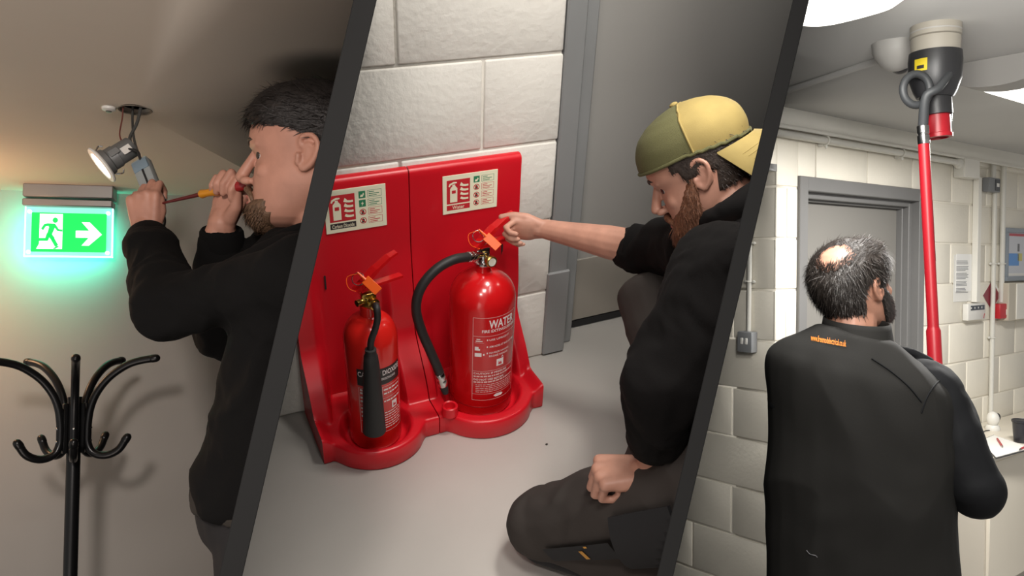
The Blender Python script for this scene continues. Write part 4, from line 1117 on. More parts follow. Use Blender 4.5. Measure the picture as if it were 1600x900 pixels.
x0, x1, z0, z1 = wall_rect(1571, 358, 1650, 438, 0.02)
nb = Thing('notice_board', 'grey framed notice board with a blue printed square', 'notice board', R3, ((x0+x1)/2, Y3, z0))
fb = 0.026
nb.part('frame', merge(framebox(x0, x1, Y3-0.03, Y3-0.001, z1-fb, z1), framebox(x0, x1, Y3-0.03, Y3-0.001, z0, z0+fb), framebox(x0, x0+fb, Y3-0.03, Y3-0.001, z0+fb, z1-fb), framebox(x1-fb, x1, Y3-0.03, Y3-0.001, z0+fb, z1-fb)), mat('blue_grey_frame', (140, 148, 156), 0.4))
bd = nb.part('poster', box(((x0+x1)/2, Y3-0.006, (z0+z1)/2), (x1-x0-2*fb, 0.006, z1-z0-2*fb)), mat('pale_poster', (206, 208, 214), 0.5))
def pst(px0, py0, px1, py1, nm, m_):
    a0_, a1_, b0_, b1_ = wall_rect(px0, py0, px1, py1, 0.0095)
    nb.part(nm, box(((a0_+a1_)/2, Y3-0.0095, (b0_+b1_)/2), (a1_-a0_, 0.001, b1_-b0_)), m_, parent=bd)
pst(1574, 365, 1600, 369, 'header_strip', mat('poster_red', (190, 84, 92), 0.5))
pst(1576, 396, 1592, 415, 'blue_panel', m_blue)
pst(1590, 381, 1593, 393, 'side_text', m_ink)
pst(1590, 396, 1597, 408, 'yellow_patch', mat('poster_yellow', (206, 196, 120), 0.5))
pst(1574, 427, 1600, 431, 'footer_strip', m_paper)

x0, x1, z0, z1 = wall_rect(1576, 441, 1640, 498, 0.06)
cbx = Thing('wall_panel', 'cream metal wall panel box at the right edge below the notice board', 'panel box', R3, ((x0+x1)/2, Y3, z0))
cbx.part('case', box(((x0+x1)/2, Y3-0.031, (z0+z1)/2), (x1-x0, 0.060, z1-z0), bev=0.004), m_beige)
cbx.part('cover', box(((x0+x1)/2+0.05, Y3-0.063, (z0+z1)/2), (x1-x0-0.10, 0.008, z1-z0-0.01), bev=0.003), m_white)

# ---- passage switch with its conduit
def P3(px, py, off=0.0): return R3.on(px, py, 0, XC3-off)
a_ = P3(1168, 534, 0.02)
szy = abs(P3(1156, 534, 0.03).y-P3(1181, 534, 0.03).y); 
sw = Thing('light_switch', 'grey twin light switch box on the passage wall', 'switch', R3, (XC3, a_.y, a_.z-0.045))
sw.part('box', box((XC3-0.022, a_.y, a_.z), (0.044, 0.075, 0.090), bev=0.005, seg=2), m_boxgrey)
for k in (-1, 1):
    sw.part('rocker', box((XC3-0.0455, a_.y+0.011*k, a_.z+0.004), (0.006, 0.013, 0.028), bev=0.002), m_light_white)
vc = Thing('passage_conduit', 'thin cream conduit rising from the light switch', 'conduit', R3, (XC3, a_.y, a_.z+0.045))
vc.part('pipe', cyl((XC3-0.011, a_.y, a_.z+0.046), (XC3-0.011, a_.y, LINT-0.004), 0.010, n=14), m_conduit)
for py in (440, 380):
    z = P3(1173, py).z
    vc.part('saddle', merge(tube([(XC3-0.011+math.cos(b2)*0.012, a_.y+math.sin(b2)*0.012, z) for b2 in np.linspace(0, 2*PI, 14, endpoint=False)], 0.004, 6, closed=True), ell((XC3-0.008, a_.y-0.02, z), (0.007, 0.010, 0.007), n=10), ell((XC3-0.008, a_.y+0.02, z), (0.007, 0.010, 0.007), n=10)), m_conduit)

# ---- desk cabinet with worktop
DZ = 0.72
dcorner = R3.on(1549, 716, 2, DZ)
dx0, dy0 = dcorner.x, dcorner.y
m_desk = mat('cream_laminate', (230, 222, 206), 0.35, var=(2, 0.02)); m_cab = mat('cream_cabinet_board', (206, 198, 184), 0.45, var=(2, 0.03))
single('worktop', box((dx0+0.75, (dy0+Y3-0.004)/2, DZ-0.0125), (1.5, Y3-0.004-dy0, 0.025), bev=0.002), m_desk, 'cream laminate worktop carrying the black cup', 'worktop', R3)
cab = Thing('desk_cabinet', 'cream cabinet under the laminate worktop', 'cabinet', R3, (dx0+0.75, (dy0+Y3)/2, 0))
cab.part('side_panel', box((dx0+0.020, (dy0+0.03+Y3-0.02)/2, (DZ-0.026)/2), (0.018, Y3-0.02-dy0-0.03, DZ-0.026)), m_cab)
cab.part('back_panel', box((dx0+0.75, Y3-0.03, (DZ-0.026)/2), (1.44, 0.012, DZ-0.028)), m_cab)
cab.part('door', box((dx0+0.36, dy0+0.022, (DZ-0.026)/2+0.03), (0.66, 0.018, DZ-0.10), bev=0.002), m_desk)
cab.part('plinth', box((dx0+0.75, dy0+0.06, 0.035), (1.42, 0.016, 0.07)), m_cab)

# ---- things on the worktop
def D3(px, py, z=DZ): return R3.on(px, py, 2, z)
q = D3(1551, 672)
wc = Thing('small_camera', 'small white egg-shaped camera standing at the back of the worktop', 'camera', R3, q)
wc.part('base', lathe([(0.0, 0.0), (0.036, 0.0), (0.038, 0.006), (0.034, 0.022), (0.028, 0.030), (0.0, 0.030)], q, (0, 0, 1), 28), m_light_white)
wc.part('head', ell(q+V(0, 0, 0.062), (0.033, 0.033, 0.042), n=24), m_light_white)
wc.part('lens_face', ell(q+V(0.018, -0.014, 0.072), (0.018, 0.018, 0.024), n=18), m_testblack)
wc.part('power_lead', tube(catmull([q+V(-0.03, 0.0, 0.003), q+V(-0.07, 0.01, 0.003), q+V(-0.12, 0.0, 0.003)], 6), 0.003, 6), m_testblack)
q = D3(1597, 691)
cpz = 0.115
cu_ = Thing('black_cup', 'black ribbed drinking cup at the right edge of the worktop', 'cup', R3, q)
cu_.part('body', lathe([(0.0, 0.0), (0.036, 0.0), (0.038, 0.003), (0.047, cpz), (0.045, cpz), (0.035, 0.008), (0.0, 0.008)], q, (0, 0, 1), 32), mat('black_cup_plastic', (38, 38, 44), 0.4))
cu_.part('rim', lathe([(0.046, cpz-0.012), (0.050, cpz-0.010), (0.0505, cpz), (0.047, cpz+0.002), (0.045, cpz-0.002)], q, (0, 0, 1), 32), mat('black_cup_plastic', (38, 38, 44), 0.4))
# clipboard of papers
qs = [D3(1530, 690), D3(1553, 681), D3(1612, 702), D3(1556, 717)]
def slab(ps, z0_, z1_):
    v = [(p.x, p.y, z0_) for p in ps]+[(p.x, p.y, z1_) for p in ps]; n = len(ps)
    return v, [tuple(range(n-1, -1, -1)), tuple(range(n, 2*n))]+[(i, (i+1) % n, n+(i+1) % n, n+i) for i in range(n)]
cen = (qs[0]+qs[1]+qs[2]+qs[3])/4
cl = Thing('clipboard', 'dark clipboard with white papers on the worktop', 'clipboard', R3, (cen.x, cen.y, DZ))
cl.part('board', slab([cen+(p-cen)*1.03 for p in qs], DZ+0.0004, DZ+0.004), m_testblack, smooth=0)
cl.part('papers', slab([cen+(p-cen)*0.96 for p in qs], DZ+0.004, DZ+0.0065), m_paper, smooth=0)
def pen(pa, pb, label):
    a2 = R3.on(*pa, 2, DZ+0.0115); b2 = R3.on(*pb, 2, DZ+0.0115); d = (b2-a2).normalized(); L = (b2-a2).length
    t = Thing('ballpoint_pen', label, 'pen', R3, a2-V(0, 0, 0.005), 'red pens on the papers')
    t.part('barrel', lathe([(0.0, 0), (0.003, 0.0), (0.0048, 0.01), (0.0048, L*0.86), (0.0, L*0.86)], a2, d, 12), m_redbox)
    t.part('tip', lathe([(0.0045, L*0.86), (0.003, L*0.95), (0.0008, L), (0.0, L)], a2, d, 12), m_steel)
pen((1558, 685), (1567, 699), 'red ballpoint pen lying across the middle of the papers')
pen((1612, 693), (1592, 703), 'red ballpoint pen at the right edge of the papers')
# ================================================================== PEOPLE
SKIN = lambda n, c: mat(n, c, 0.5, var=(28, 0.10), bump=(180, 0.10, 0.001))
m_skin1 = SKIN('skin_office', (186, 134, 114)); m_skin2 = SKIN('skin_corner', (190, 140, 120)); m_skin3 = SKIN('skin_plant', (180, 130, 108))
m_hair1 = mat('dark_brown_hair', (34, 29, 27), 0.55, var=(160, 0.35), bump=(260, 0.5, 0.003))
m_hair2 = mat('brown_hair', (50, 40, 34), 0.55, var=(160, 0.35), bump=(260, 0.5, 0.003))
m_hair3 = mat('greying_brown_hair', (46, 40, 36), 0.5, var=(160, 0.4), bump=(260, 0.5, 0.003))
m_beard1 = mat('brown_beard', (104, 78, 58), 0.6, var=(200, 0.35), bump=(320, 0.6, 0.003))
m_beard2 = mat('auburn_beard', (112, 72, 50), 0.6, var=(200, 0.35), bump=(320, 0.6, 0.003))
m_eye = mat('eye_white', (214, 206, 200), 0.15); m_iris = mat('eye_iris', (52, 44, 40), 0.15)
m_blackcotton = mat('black_cotton_fleece', (11, 10, 10), 0.95, spec=0.2, bump=(420, 0.35, 0.001), var=(6, 0.15))
m_blackhood = mat('black_hoodie_fleece', (14, 12, 12), 0.95, spec=0.2, bump=(420, 0.35, 0.001), var=(6, 0.15))
m_soft = mat('charcoal_softshell', (30, 29, 27), 0.8, spec=0.25, bump=(300, 0.15, 0.001), var=(4, 0.08))
m_sleeve3 = mat('black_softshell_sleeve', (11, 12, 15), 0.8, spec=0.25, bump=(300, 0.15, 0.001))
m_trous2 = mat('charcoal_work_trousers', (66, 61, 58), 0.9, spec=0.2, bump=(520, 0.3, 0.001), var=(5, 0.08))
m_trousdark = mat('black_trouser_panel', (34, 34, 36), 0.9, bump=(520, 0.3, 0.001))
m_jean1 = mat('black_denim', (30, 28, 29), 0.9, bump=(520, 0.3, 0.001))
m_lip = mat('lip', (176, 104, 94), 0.45, var=(60, 0.1))

# ---- head: cross sections from chin to crown (x forward, y left, z up)
HT = np.array([
    # z, front, back, half width
    (-0.118, 0.060, 0.022, 0.012), (-0.112, 0.080, 0.004, 0.030), (-0.100, 0.090, -0.022, 0.045), (-0.085, 0.090, -0.046, 0.054),
    (-0.070, 0.088, -0.062, 0.060), (-0.055, 0.088, -0.072, 0.065), (-0.040, 0.088, -0.082, 0.068), (-0.020, 0.087, -0.092, 0.070),
    (0.000, 0.081, -0.100, 0.072), (0.015, 0.094, -0.105, 0.074), (0.030, 0.097, -0.108, 0.0755), (0.050, 0.094, -0.107, 0.0755),
    (0.070, 0.085, -0.101, 0.072), (0.088, 0.070, -0.089, 0.063), (0.102, 0.049, -0.070, 0.049), (0.112, 0.024, -0.046, 0.030), (0.117, -0.004, -0.020, 0.008)])
def head_grid(nz=90, nphi=96):
    zs = np.interp(np.linspace(0, 1, nz), [0, .12, .88, 1], [-0.118, -0.102, 0.103, 0.117])
    f, b, w_ = (np.interp(zs, HT[:, 0], HT[:, i]) for i in (1, 2, 3))
    ker = np.array([1, 2, 3, 2, 1.])/9
    def sm(x):
        y = np.convolve(np.pad(x, 2, 'edge'), ker, 'valid'); y[0], y[-1] = x[0], x[-1]; return y
    f, b, w_ = sm(f), sm(b), sm(w_)
    ph = np.linspace(0, 2*PI, nphi, endpoint=False)
    c, s = np.cos(ph), np.sin(ph); pw = 2.25
    q = (np.abs(c)**pw+np.abs(s)**pw)**(-1/pw)
    X = ((f+b)/2)[:, None]+((f-b)/2)[:, None]*(c*q)[None]; Yy = w_[:, None]*(s*q)[None]
    Z = np.repeat(zs[:, None], nphi, 1)
    return np.stack([X, Yy, Z], -1), zs, ph
HG, HZ, HPH = head_grid()
def head_normals():
    dz = np.gradient(HG, axis=0); dp = (np.roll(HG, -1, 1)-np.roll(HG, 1, 1))
    n = np.cross(dp, dz); n /= np.maximum(np.linalg.norm(n, axis=2, keepdims=True), 1e-9)
    return n
HN = head_normals()

class Head:
    def __init__(self, room, fwd, up, ear_pt=None, centre=None, scale=1.0):
        fwd = Vector(fwd).normalized(); up = Vector(up); up = (up-fwd*up.dot(fwd)).normalized(); left = up.cross(fwd)
        self.R = Matrix((fwd, left, up)).transposed(); self.s = scale
        if centre is None:
            loc, pt = ear_pt; centre = Vector(pt)-self.R @ (Vector(loc)*scale)
        self.c = Vector(centre)
    def g(self, x, y, z): return self.c+self.R @ (Vector((x, y, z))*self.s)
    def to(self, A):
        A = np.asarray(A)*self.s
        return A @ np.array(self.R).T+np.array(self.c)
    def prims(self, nose=1.0):
        s = self.s; out = []
        P_ = self.to(HG); m, n, _ = P_.shape
        out.append(rings_geo([[tuple(p) for p in r] for r in P_]))
        cp = lambda a, b, r0, r1=None: out.append(capsule(self.g(*a), self.g(*b), r0*s, (r1 if r1 else r0)*s))
        el = lambda c, r: out.append(ell(self.g(*c), tuple(k*s for k in r), self.R, 16))
        cp((0.087, 0, 0.008), (0.109, 0, -0.030), 0.0078, 0.0105); el((0.110, 0, -0.033), (0.0112, 0.0115, 0.0098))
        for k in (-1, 1):
            el((0.099, 0.013*k, -0.040), (0.011, 0.0075, 0.0075))
            cp((0.0875, 0.012*k, 0.019), (0.072, 0.045*k, 0.018), 0.0078, 0.007)       # brow
            el((0.056, 0.040*k, -0.027), (0.020, 0.018, 0.018))                        # cheekbone
            el((0.008, 0.045*k, -0.066), (0.026, 0.013, 0.024))                        # jaw corner
            cp((0.072, 0.020*k, 0.009), (0.064, 0.042*k, 0.007), 0.0072)               # upper lid
            cp((0.070, 0.020*k, -0.010), (0.062, 0.042*k, -0.008), 0.0068)             # lower lid
            # ear: back plate, helix, lobe, tragus
            e0 = (-0.014, 0.0765*k, 0.0)
            el((-0.018, 0.0745*k, 0.000), (0.013, 0.0060, 0.026))
            hel = [(-0.002, 0.078, 0.010), (0.000, 0.080, 0.024), (-0.010, 0.083, 0.033), (-0.024, 0.086, 0.032), (-0.034, 0.088, 0.020), (-0.034, 0.087, 0.004), (-0.027, 0.084, -0.012), (-0.017, 0.080, -0.024), (-0.006, 0.077, -0.031)]
            hel = [(-0.014+(x+0.014)*0.84, y-0.003, z*0.84) for x, y, z in hel]
            hp_ = catmull([self.g(x, y*k, z) for x, y, z in hel], 4)
            out.append(tube(hp_, [0.0040*s, 0.0046*s, 0.0046*s, 0.005*s, 0.0065*s], 10))
            el((-0.006, 0.0750*k, -0.023), (0.0070, 0.005, 0.0080))
            cp((0.002, 0.076*k, -0.016), (0.001, 0.078*k, -0.004), 0.005)
            hel2 = [(-0.006, 0.079, 0.014), (-0.018, 0.082, 0.016), (-0.026, 0.083, 0.006), (-0.022, 0.081, -0.008), (-0.012, 0.079, -0.018)]
            out.append(tube(catmull([self.g(-0.014+(x+0.014)*0.84, (y-0.003)*k, z*0.84) for x, y, z in hel2], 4), 0.0032*s, 8))
        cp((0.090, -0.016, -0.066), (0.090, 0.016, -0.066), 0.0058); cp((0.094, -0.006, -0.066), (0.094, 0.006, -0.066), 0.0055)
        cp((0.089, -0.014, -0.0765), (0.089, 0.014, -0.0765), 0.0064); cp((0.093, -0.005, -0.0765), (0.093, 0.005, -0.0765), 0.0055)
        el((0.080, 0, -0.102), (0.017, 0.020, 0.015))
        return out
    def shell(self, off):
        """surface off the skull; off(x, y, z, phi) -> metres (arrays), negative hides it inside"""
        d = off(HG[..., 0], HG[..., 1], HG[..., 2], HPH[None, :]+0*HG[..., 0])
        A = HG+HN*d[..., None]
        Aw = self.to(A)
        return rings_geo([[tuple(p) for p in r] for r in Aw]), A, d
    def strands(self, off, n, length, comb, seed=1, width=0.0009, lift=0.35, dmin=0.002):
        """short hair ribbons standing on the shell; comb(p)-> direction in head axes"""
        (_, _), A, d = self.shell(off); rg = np.random.RandomState(seed)
        ok = np.argwhere(d > dmin); vs, fs = [], []
        # area weighting by ring radius
        wgt = np.hypot(A[ok[:, 0], ok[:, 1], 0], A[ok[:, 0], ok[:, 1], 1])*np.gradient(HZ)[ok[:, 0]]; wgt = np.maximum(wgt, 1e-6); wgt /= wgt.sum()
        pick = ok[rg.choice(len(ok), n, p=wgt)]
        for i, j in pick:
            p = Vector(A[i, j]); nn = Vector(HN[i, j]); p = p+Vector(rg.normal(0, 0.0013, 3))
            c_ = Vector(comb(A[i, j], HPH[j])); c_ = (c_-nn*c_.dot(nn))
            if c_.length < 1e-4: c_ = nn.orthogonal()
            c_.normalize(); c_ = (c_+Vector(rg.normal(0, 0.25, 3))).normalized()
            L_ = length*rg.uniform(0.6, 1.25)*min(1.0, d[i, j]/0.008+0.3)
            sd_ = nn.cross(c_).normalized()*width*rg.uniform(0.6, 1.2)
            p = p-nn*0.0015
            q1 = p+c_*L_*0.55+nn*L_*lift*0.5; q2 = p+c_*L_+nn*L_*lift*0.35
            o = len(vs)
            for a_ in (p-sd_, p+sd_, q1+sd_*0.8, q1-sd_*0.8, q2): vs.append(tuple(self.g(*a_)))
            fs += [(o, o+1, o+2, o+3), (o+3, o+2, o+4)]
        return vs, fs
    def eye(self, t, k):
        c_ = (0.0665, 0.031*k, 0.0000)
        e = t.part('eye', ell(self.g(*c_), (0.0115*self.s,)*3, self.R, 20), m_eye)
        t.part('iris', lathe([(0.0, 0.0120*self.s), (0.0060*self.s, 0.0108*self.s), (0.0068*self.s, 0.0090*self.s), (0, 0.0090*self.s)], self.g(*c_), self.R @ Vector((1, 0.70*k, 0)), 16), m_iris, parent=e)
    def brow(self, t, k, m_, th=0.0035):
        t.part('eyebrow', tube(catmull([self.g(0.0945, 0.012*k, 0.021), self.g(0.0895, 0.028*k, 0.027), self.g(0.0755, 0.047*k, 0.023)], 6), [th*self.s*0.9, th*self.s*1.2, th*self.s*0.5], 8), m_)

def hand_prims(wrist, f, p, t, curls, thumb, spread=0.0, s=1.0):
    """f finger direction, p palm side, t thumb side; curls: four triples of degrees; thumb: points in (f, p, t) metres"""
    f = Vector(f).normalized(); p = Vector(p); p = (p-f*p.dot(f)).normalized(); t0 = Vector(t); t = f.cross(p)
    if t.dot(t0) < 0: t.negate()
    w_ = Vector(wrist); L_ = lambda a, b, c: w_+(f*a+p*b+t*c)*s
    out = []
    bases = [(0.086, 0.030), (0.090, 0.010), (0.086, -0.010), (0.078, -0.029)]
    lens = [(0.042, 0.026, 0.020), (0.046, 0.029, 0.021), (0.043, 0.027, 0.020), (0.034, 0.020, 0.018)]
    rad = [0.0098, 0.0100, 0.0096, 0.0085]
    for k in range(4):
        b, o = bases[k]
        out.append(capsule(L_(0.0, 0.0, o*0.55), L_(b, 0, o), 0.0165*s, 0.0125*s))
        pt = L_(b, 0.0, o); a = 0.0; dirf = f
        for j in range(3):
            a += math.radians(curls[k][j])
            d = f*math.cos(a)+p*math.sin(a)+t*(spread*(1.5-k)*0.1)
            q = pt+d.normalized()*lens[k][j]*s
            out.append(capsule(pt, q, (rad[k]-0.0008*j)*s, (rad[k]-0.0008*(j+1))*s)); pt = q
    out.append(ell(L_(0.050, 0.003, 0.0), (0.050*s, 0.019*s, 0.041*s), Matrix((f, p, t)).transposed(), 16))
    tp_ = [L_(*q) for q in thumb]; rr_ = [0.0165, 0.0130, 0.0112, 0.0095]
    for j in range(len(tp_)-1): out.append(capsule(tp_[j], tp_[j+1], rr_[j]*s, rr_[j+1]*s))
    out.append(capsule(w_-f*0.03*s, w_+f*0.015*s, 0.0265*s, 0.0255*s))
    return out, L_
FIST = [(62, 88, 55), (66, 90, 55), (68, 92, 55), (70, 92, 55)]

# ------------------------------------------------------------------ person with the screwdriver (office)
def person_office():
    R = R1; P = R.P
    H = Head(R, -R.r*1.0-R.f*0.06+R.u*0.02, R.u+R.r*0.02, ear_pt=((-0.016, 0.080, 0.0), P(482, 238, 1.395)), scale=1.06)
    base = P(440, 760, 1.46); base.z = 0.30
    t = Thing('person', 'bearded person in a black sweatshirt raising both hands to a hanging downlight', 'person', R, base)
    neck0 = H.g(-0.022, 0, -0.06); neck1 = H.g(-0.060, 0, -0.20)
    shN, elN, wrN = P(468, 440, 1.30), P(264, 482, 1.40), P(229, 366, 1.60)
    shF, elF, wrF = P(440, 400, 1.62), P(352, 515, 1.63), P(346, 350, 1.555)
    prims = H.prims()
    prims += [capsule(neck0, neck1, 0.056, 0.064), capsule(neck1, P(465, 470, 1.46), 0.07, 0.09), capsule(P(465, 470, 1.46), P(425, 760, 1.46), 0.09, 0.09),
              capsule(neck1, shN, 0.05, 0.045), capsule(neck1, shF, 0.05, 0.045), capsule(shN, elN, 0.045, 0.036), capsule(elN, wrN, 0.036, 0.026), capsule(shF, elF, 0.045, 0.036), capsule(elF, wrF, 0.036, 0.026)]
    hipN, hipF = P(432, 790, 1.40), P(432, 790, 1.54)
    for hp_ in (hipN, hipF):
        ft = Vector((hp_.x, hp_.y, 0.36)); prims += [capsule(hp_, (hp_+ft)/2, 0.07, 0.05), capsule((hp_+ft)/2, ft, 0.05, 0.04)]
    # near hand: back of the fist to the camera, gripping the driver
    hN, LN = hand_prims(wrN+R.u*0.004, R.u*1.0-R.r*0.06-R.f*0.10, R.f, R.r, [(48, 80, 60), (52, 84, 60), (58, 86, 60), (64, 88, 60)],
                        [(0.018, 0.006, 0.020), (0.048, 0.012, 0.034), (0.076, 0.010, 0.036), (0.098, 0.014, 0.026)], s=0.82)
    prims += hN
    # far hand: fingers over the screwdriver handle
    hF, LF = hand_prims(wrF+R.u*0.002, R.u*0.90+R.r*0.36, -R.f*0.9-R.r*0.35, R.r, [(70, 95, 45), (66, 95, 45), (70, 92, 50), (74, 92, 50)],
                        [(0.016, 0.008, 0.022), (0.044, 0.020, 0.036), (0.070, 0.030, 0.034), (0.092, 0.036, 0.024)], s=0.88)
    prims += hF
    t.part('body', remesh(merge(*prims), 0.0026, 4), m_skin1)
    for k in (-1, 1): H.eye(t, k); H.brow(t, k, m_hair1, 0.0034)
    def hair(x, y, z, ph):
        fr = np.cos(ph)                                    # 1 at the face
        line = np.where(fr > 0, 0.030+0.022*np.clip(fr, 0, 1)**0.7, 0.030+0.055*np.clip(fr, -1, 0))
        m = (z-line)
        th = 0.019*np.clip(m/0.045, 0, 1)**0.6+0.008*np.clip(fr, 0, 1)**2*np.clip(m/0.01, 0, 1)*np.clip(1-(z-0.06)/0.05, 0, 1)
        return np.where(m > 0, th-0.0008, -0.006)
    g_, _, _ = H.shell(hair)
    hr = t.part('hair', g_, m_hair1, smooth=180, label='short dark brown hair')
    t.part('hair_strands', H.strands(hair, 5000, 0.022, lambda p, ph: (1.0, 0, -0.35 if p[0] > 0.05 else 0.1), 2, lift=0.12), m_hair1, parent=hr, smooth=0, kind='stuff')
    def stub(x, y, z, ph):
        a = np.abs(((ph+PI) % (2*PI))-PI)
        chin = np.maximum(np.clip(1-np.abs(a)/1.05, 0, 1)**0.5*np.clip((-0.072-z)/0.012, 0, 1), 0.12*(a < 1.3)*np.clip((-0.088-z)/0.01, 0, 1))
        return np.where(chin > 0.05, 0.013*chin, -0.006)
    g_, _, _ = H.shell(stub)
    bd_ = t.part('beard', g_, m_beard1, smooth=180, label='brown goatee')
    t.part('beard_strands', H.strands(stub, 1800, 0.012, lambda p, ph: (0.4, 0, -1), 3, dmin=0.003), m_beard1, parent=bd_, smooth=0, kind='stuff')
    t.part('moustache', merge(tube(catmull([H.g(0.101, 0.0, -0.053), H.g(0.097, 0.012, -0.055), H.g(0.088, 0.024, -0.066), H.g(0.083, 0.027, -0.080)], 5), [0.0055*H.s, 0.0055*H.s, 0.004*H.s, 0.003*H.s], 8), tube(catmull([H.g(0.101, 0.0, -0.053), H.g(0.097, -0.012, -0.055), H.g(0.088, -0.024, -0.066), H.g(0.083, -0.027, -0.080)], 5), [0.0055*H.s, 0.0055*H.s, 0.004*H.s, 0.003*H.s], 8)), m_beard1)
    t.part('lips', merge(tube(catmull([H.g(0.090, -0.016, -0.068), H.g(0.0985, 0, -0.066), H.g(0.090, 0.016, -0.068)], 6), [0.002, 0.0048, 0.002], 8), tube(catmull([H.g(0.089, -0.014, -0.0755), H.g(0.0970, 0, -0.0765), H.g(0.089, 0.014, -0.0755)], 6), [0.002, 0.0050, 0.002], 8)), m_lip)
    # sweatshirt
    r, f = R.r, R.f
    def rg_(px, py, d, hx, hd): return (P(px, py, d), r*hx, f*hd)
    tor = loft([rg_(490, 366, 1.46, 0.066, 0.075), rg_(490, 386, 1.46, 0.095, 0.130), rg_(486, 420, 1.46, 0.120, 0.180), rg_(480, 470, 1.46, 0.128, 0.190), rg_(470, 550, 1.46, 0.124, 0.175), rg_(454, 650, 1.46, 0.126, 0.172), rg_(436, 730, 1.46, 0.134, 0.176), rg_(430, 752, 1.46, 0.132, 0.170), rg_(430, 775, 1.46, 0.128, 0.165)])
    sl = [tor, capsule(shN, shN*0.45+elN*0.55, 0.070, 0.052), capsule(shN*0.45+elN*0.55, elN, 0.052, 0.050), ell(elN, (0.056, 0.056, 0.052)), capsule(elN, wrN*0.80+elN*0.20, 0.054, 0.043),
          capsule(shF, elF, 0.072, 0.056), capsule(elF, wrF*0.78+elF*0.22, 0.054, 0.043)]
    me = remesh(merge(*sl), 0.007, 7)
    folds(me, 0.012, 9.0, 3); folds(me, 0.004, 19, 4)
    sw_ = t.part('sweatshirt', me, m_blackcotton, label='black sweatshirt')
    for (a_, b_) in ((wrN, elN), (wrF, elF)):
        d = (a_-b_).normalized(); c0 = b_+(a_-b_)*0.76; c1 = b_+(a_-b_)*0.955
        t.part('cuff', lathe([(0.030, 0.0), (0.040, 0.002), (0.042, 0.012), (0.0405, (c1-c0).length-0.006), (0.037, (c1-c0).length), (0.031, (c1-c0).length-0.004), (0.030, 0.01)], c0, d, 28), m_blackcotton, parent=sw_)
    co_ = P(488, 358, 1.46)
    t.part('collar', tube([co_+r*(0.066*math.cos(a_))+f*(0.072*math.sin(a_))+R.u*(-0.020*math.cos(a_)*-1-0.004) for a_ in np.linspace(0, 2*PI, 30, endpoint=False)], 0.010, 10, closed=True), m_blackcotton, parent=sw_)
    me = remesh(merge(loft([rg_(430, 735, 1.46, 0.135, 0.17), rg_(430, 760, 1.46, 0.137, 0.172), rg_(430, 782, 1.46, 0.132, 0.168)], k=3)), 0.006, 3)
    t.part('hem_band', folds(me, 0.004, 14, 9), mat('dark_olive_rib', (48, 43, 37), 0.92, bump=(420, 0.4, 0.001)), parent=sw_)
    leg = []
    for hp_ in (hipN, hipF):
        ft = Vector((hp_.x, hp_.y, 0.34)); leg += [capsule(hp_, (hp_+ft)/2, 0.105, 0.085), capsule((hp_+ft)/2, ft, 0.085, 0.075)]
    leg.append(ell(P(432, 790, 1.47), (0.130, 0.165, 0.10), Matrix((r, f, R.u)).transposed()))
    t.part('jeans', folds(remesh(merge(*leg), 0.008, 6), 0.006, 10, 4), m_jean1)
    shoes = []
    for hp_ in (hipN, hipF):
        t.part('shoe', remesh(merge(ell(Vector((hp_.x, hp_.y, 0.325))-r*0.06, (0.14, 0.05, 0.042), Matrix((r, f, R.u)).transposed()), ell(Vector((hp_.x, hp_.y, 0.345)), (0.06, 0.048, 0.06))), 0.008, 3), m_dark)
    st_ = Thing('step_platform', 'low black work platform under the person in the office', 'platform', R, (hipN.x, hipN.y, 0))
    st_.part('deck', box(((hipN+hipF)/2).to_2d().to_3d()+V(-0.05, 0, 0.265), (0.55, 0.55, 0.03), bev=0.004), m_alu)
    for sx in (-1, 1):
        for sy in (-1, 1):
            c_ = ((hipN+hipF)/2).to_2d().to_3d()+V(-0.05+0.24*sx, 0.24*sy, 0.125)
            st_.part('leg', box(c_, (0.03, 0.03, 0.25), bev=0.003), m_alu)
person_office()

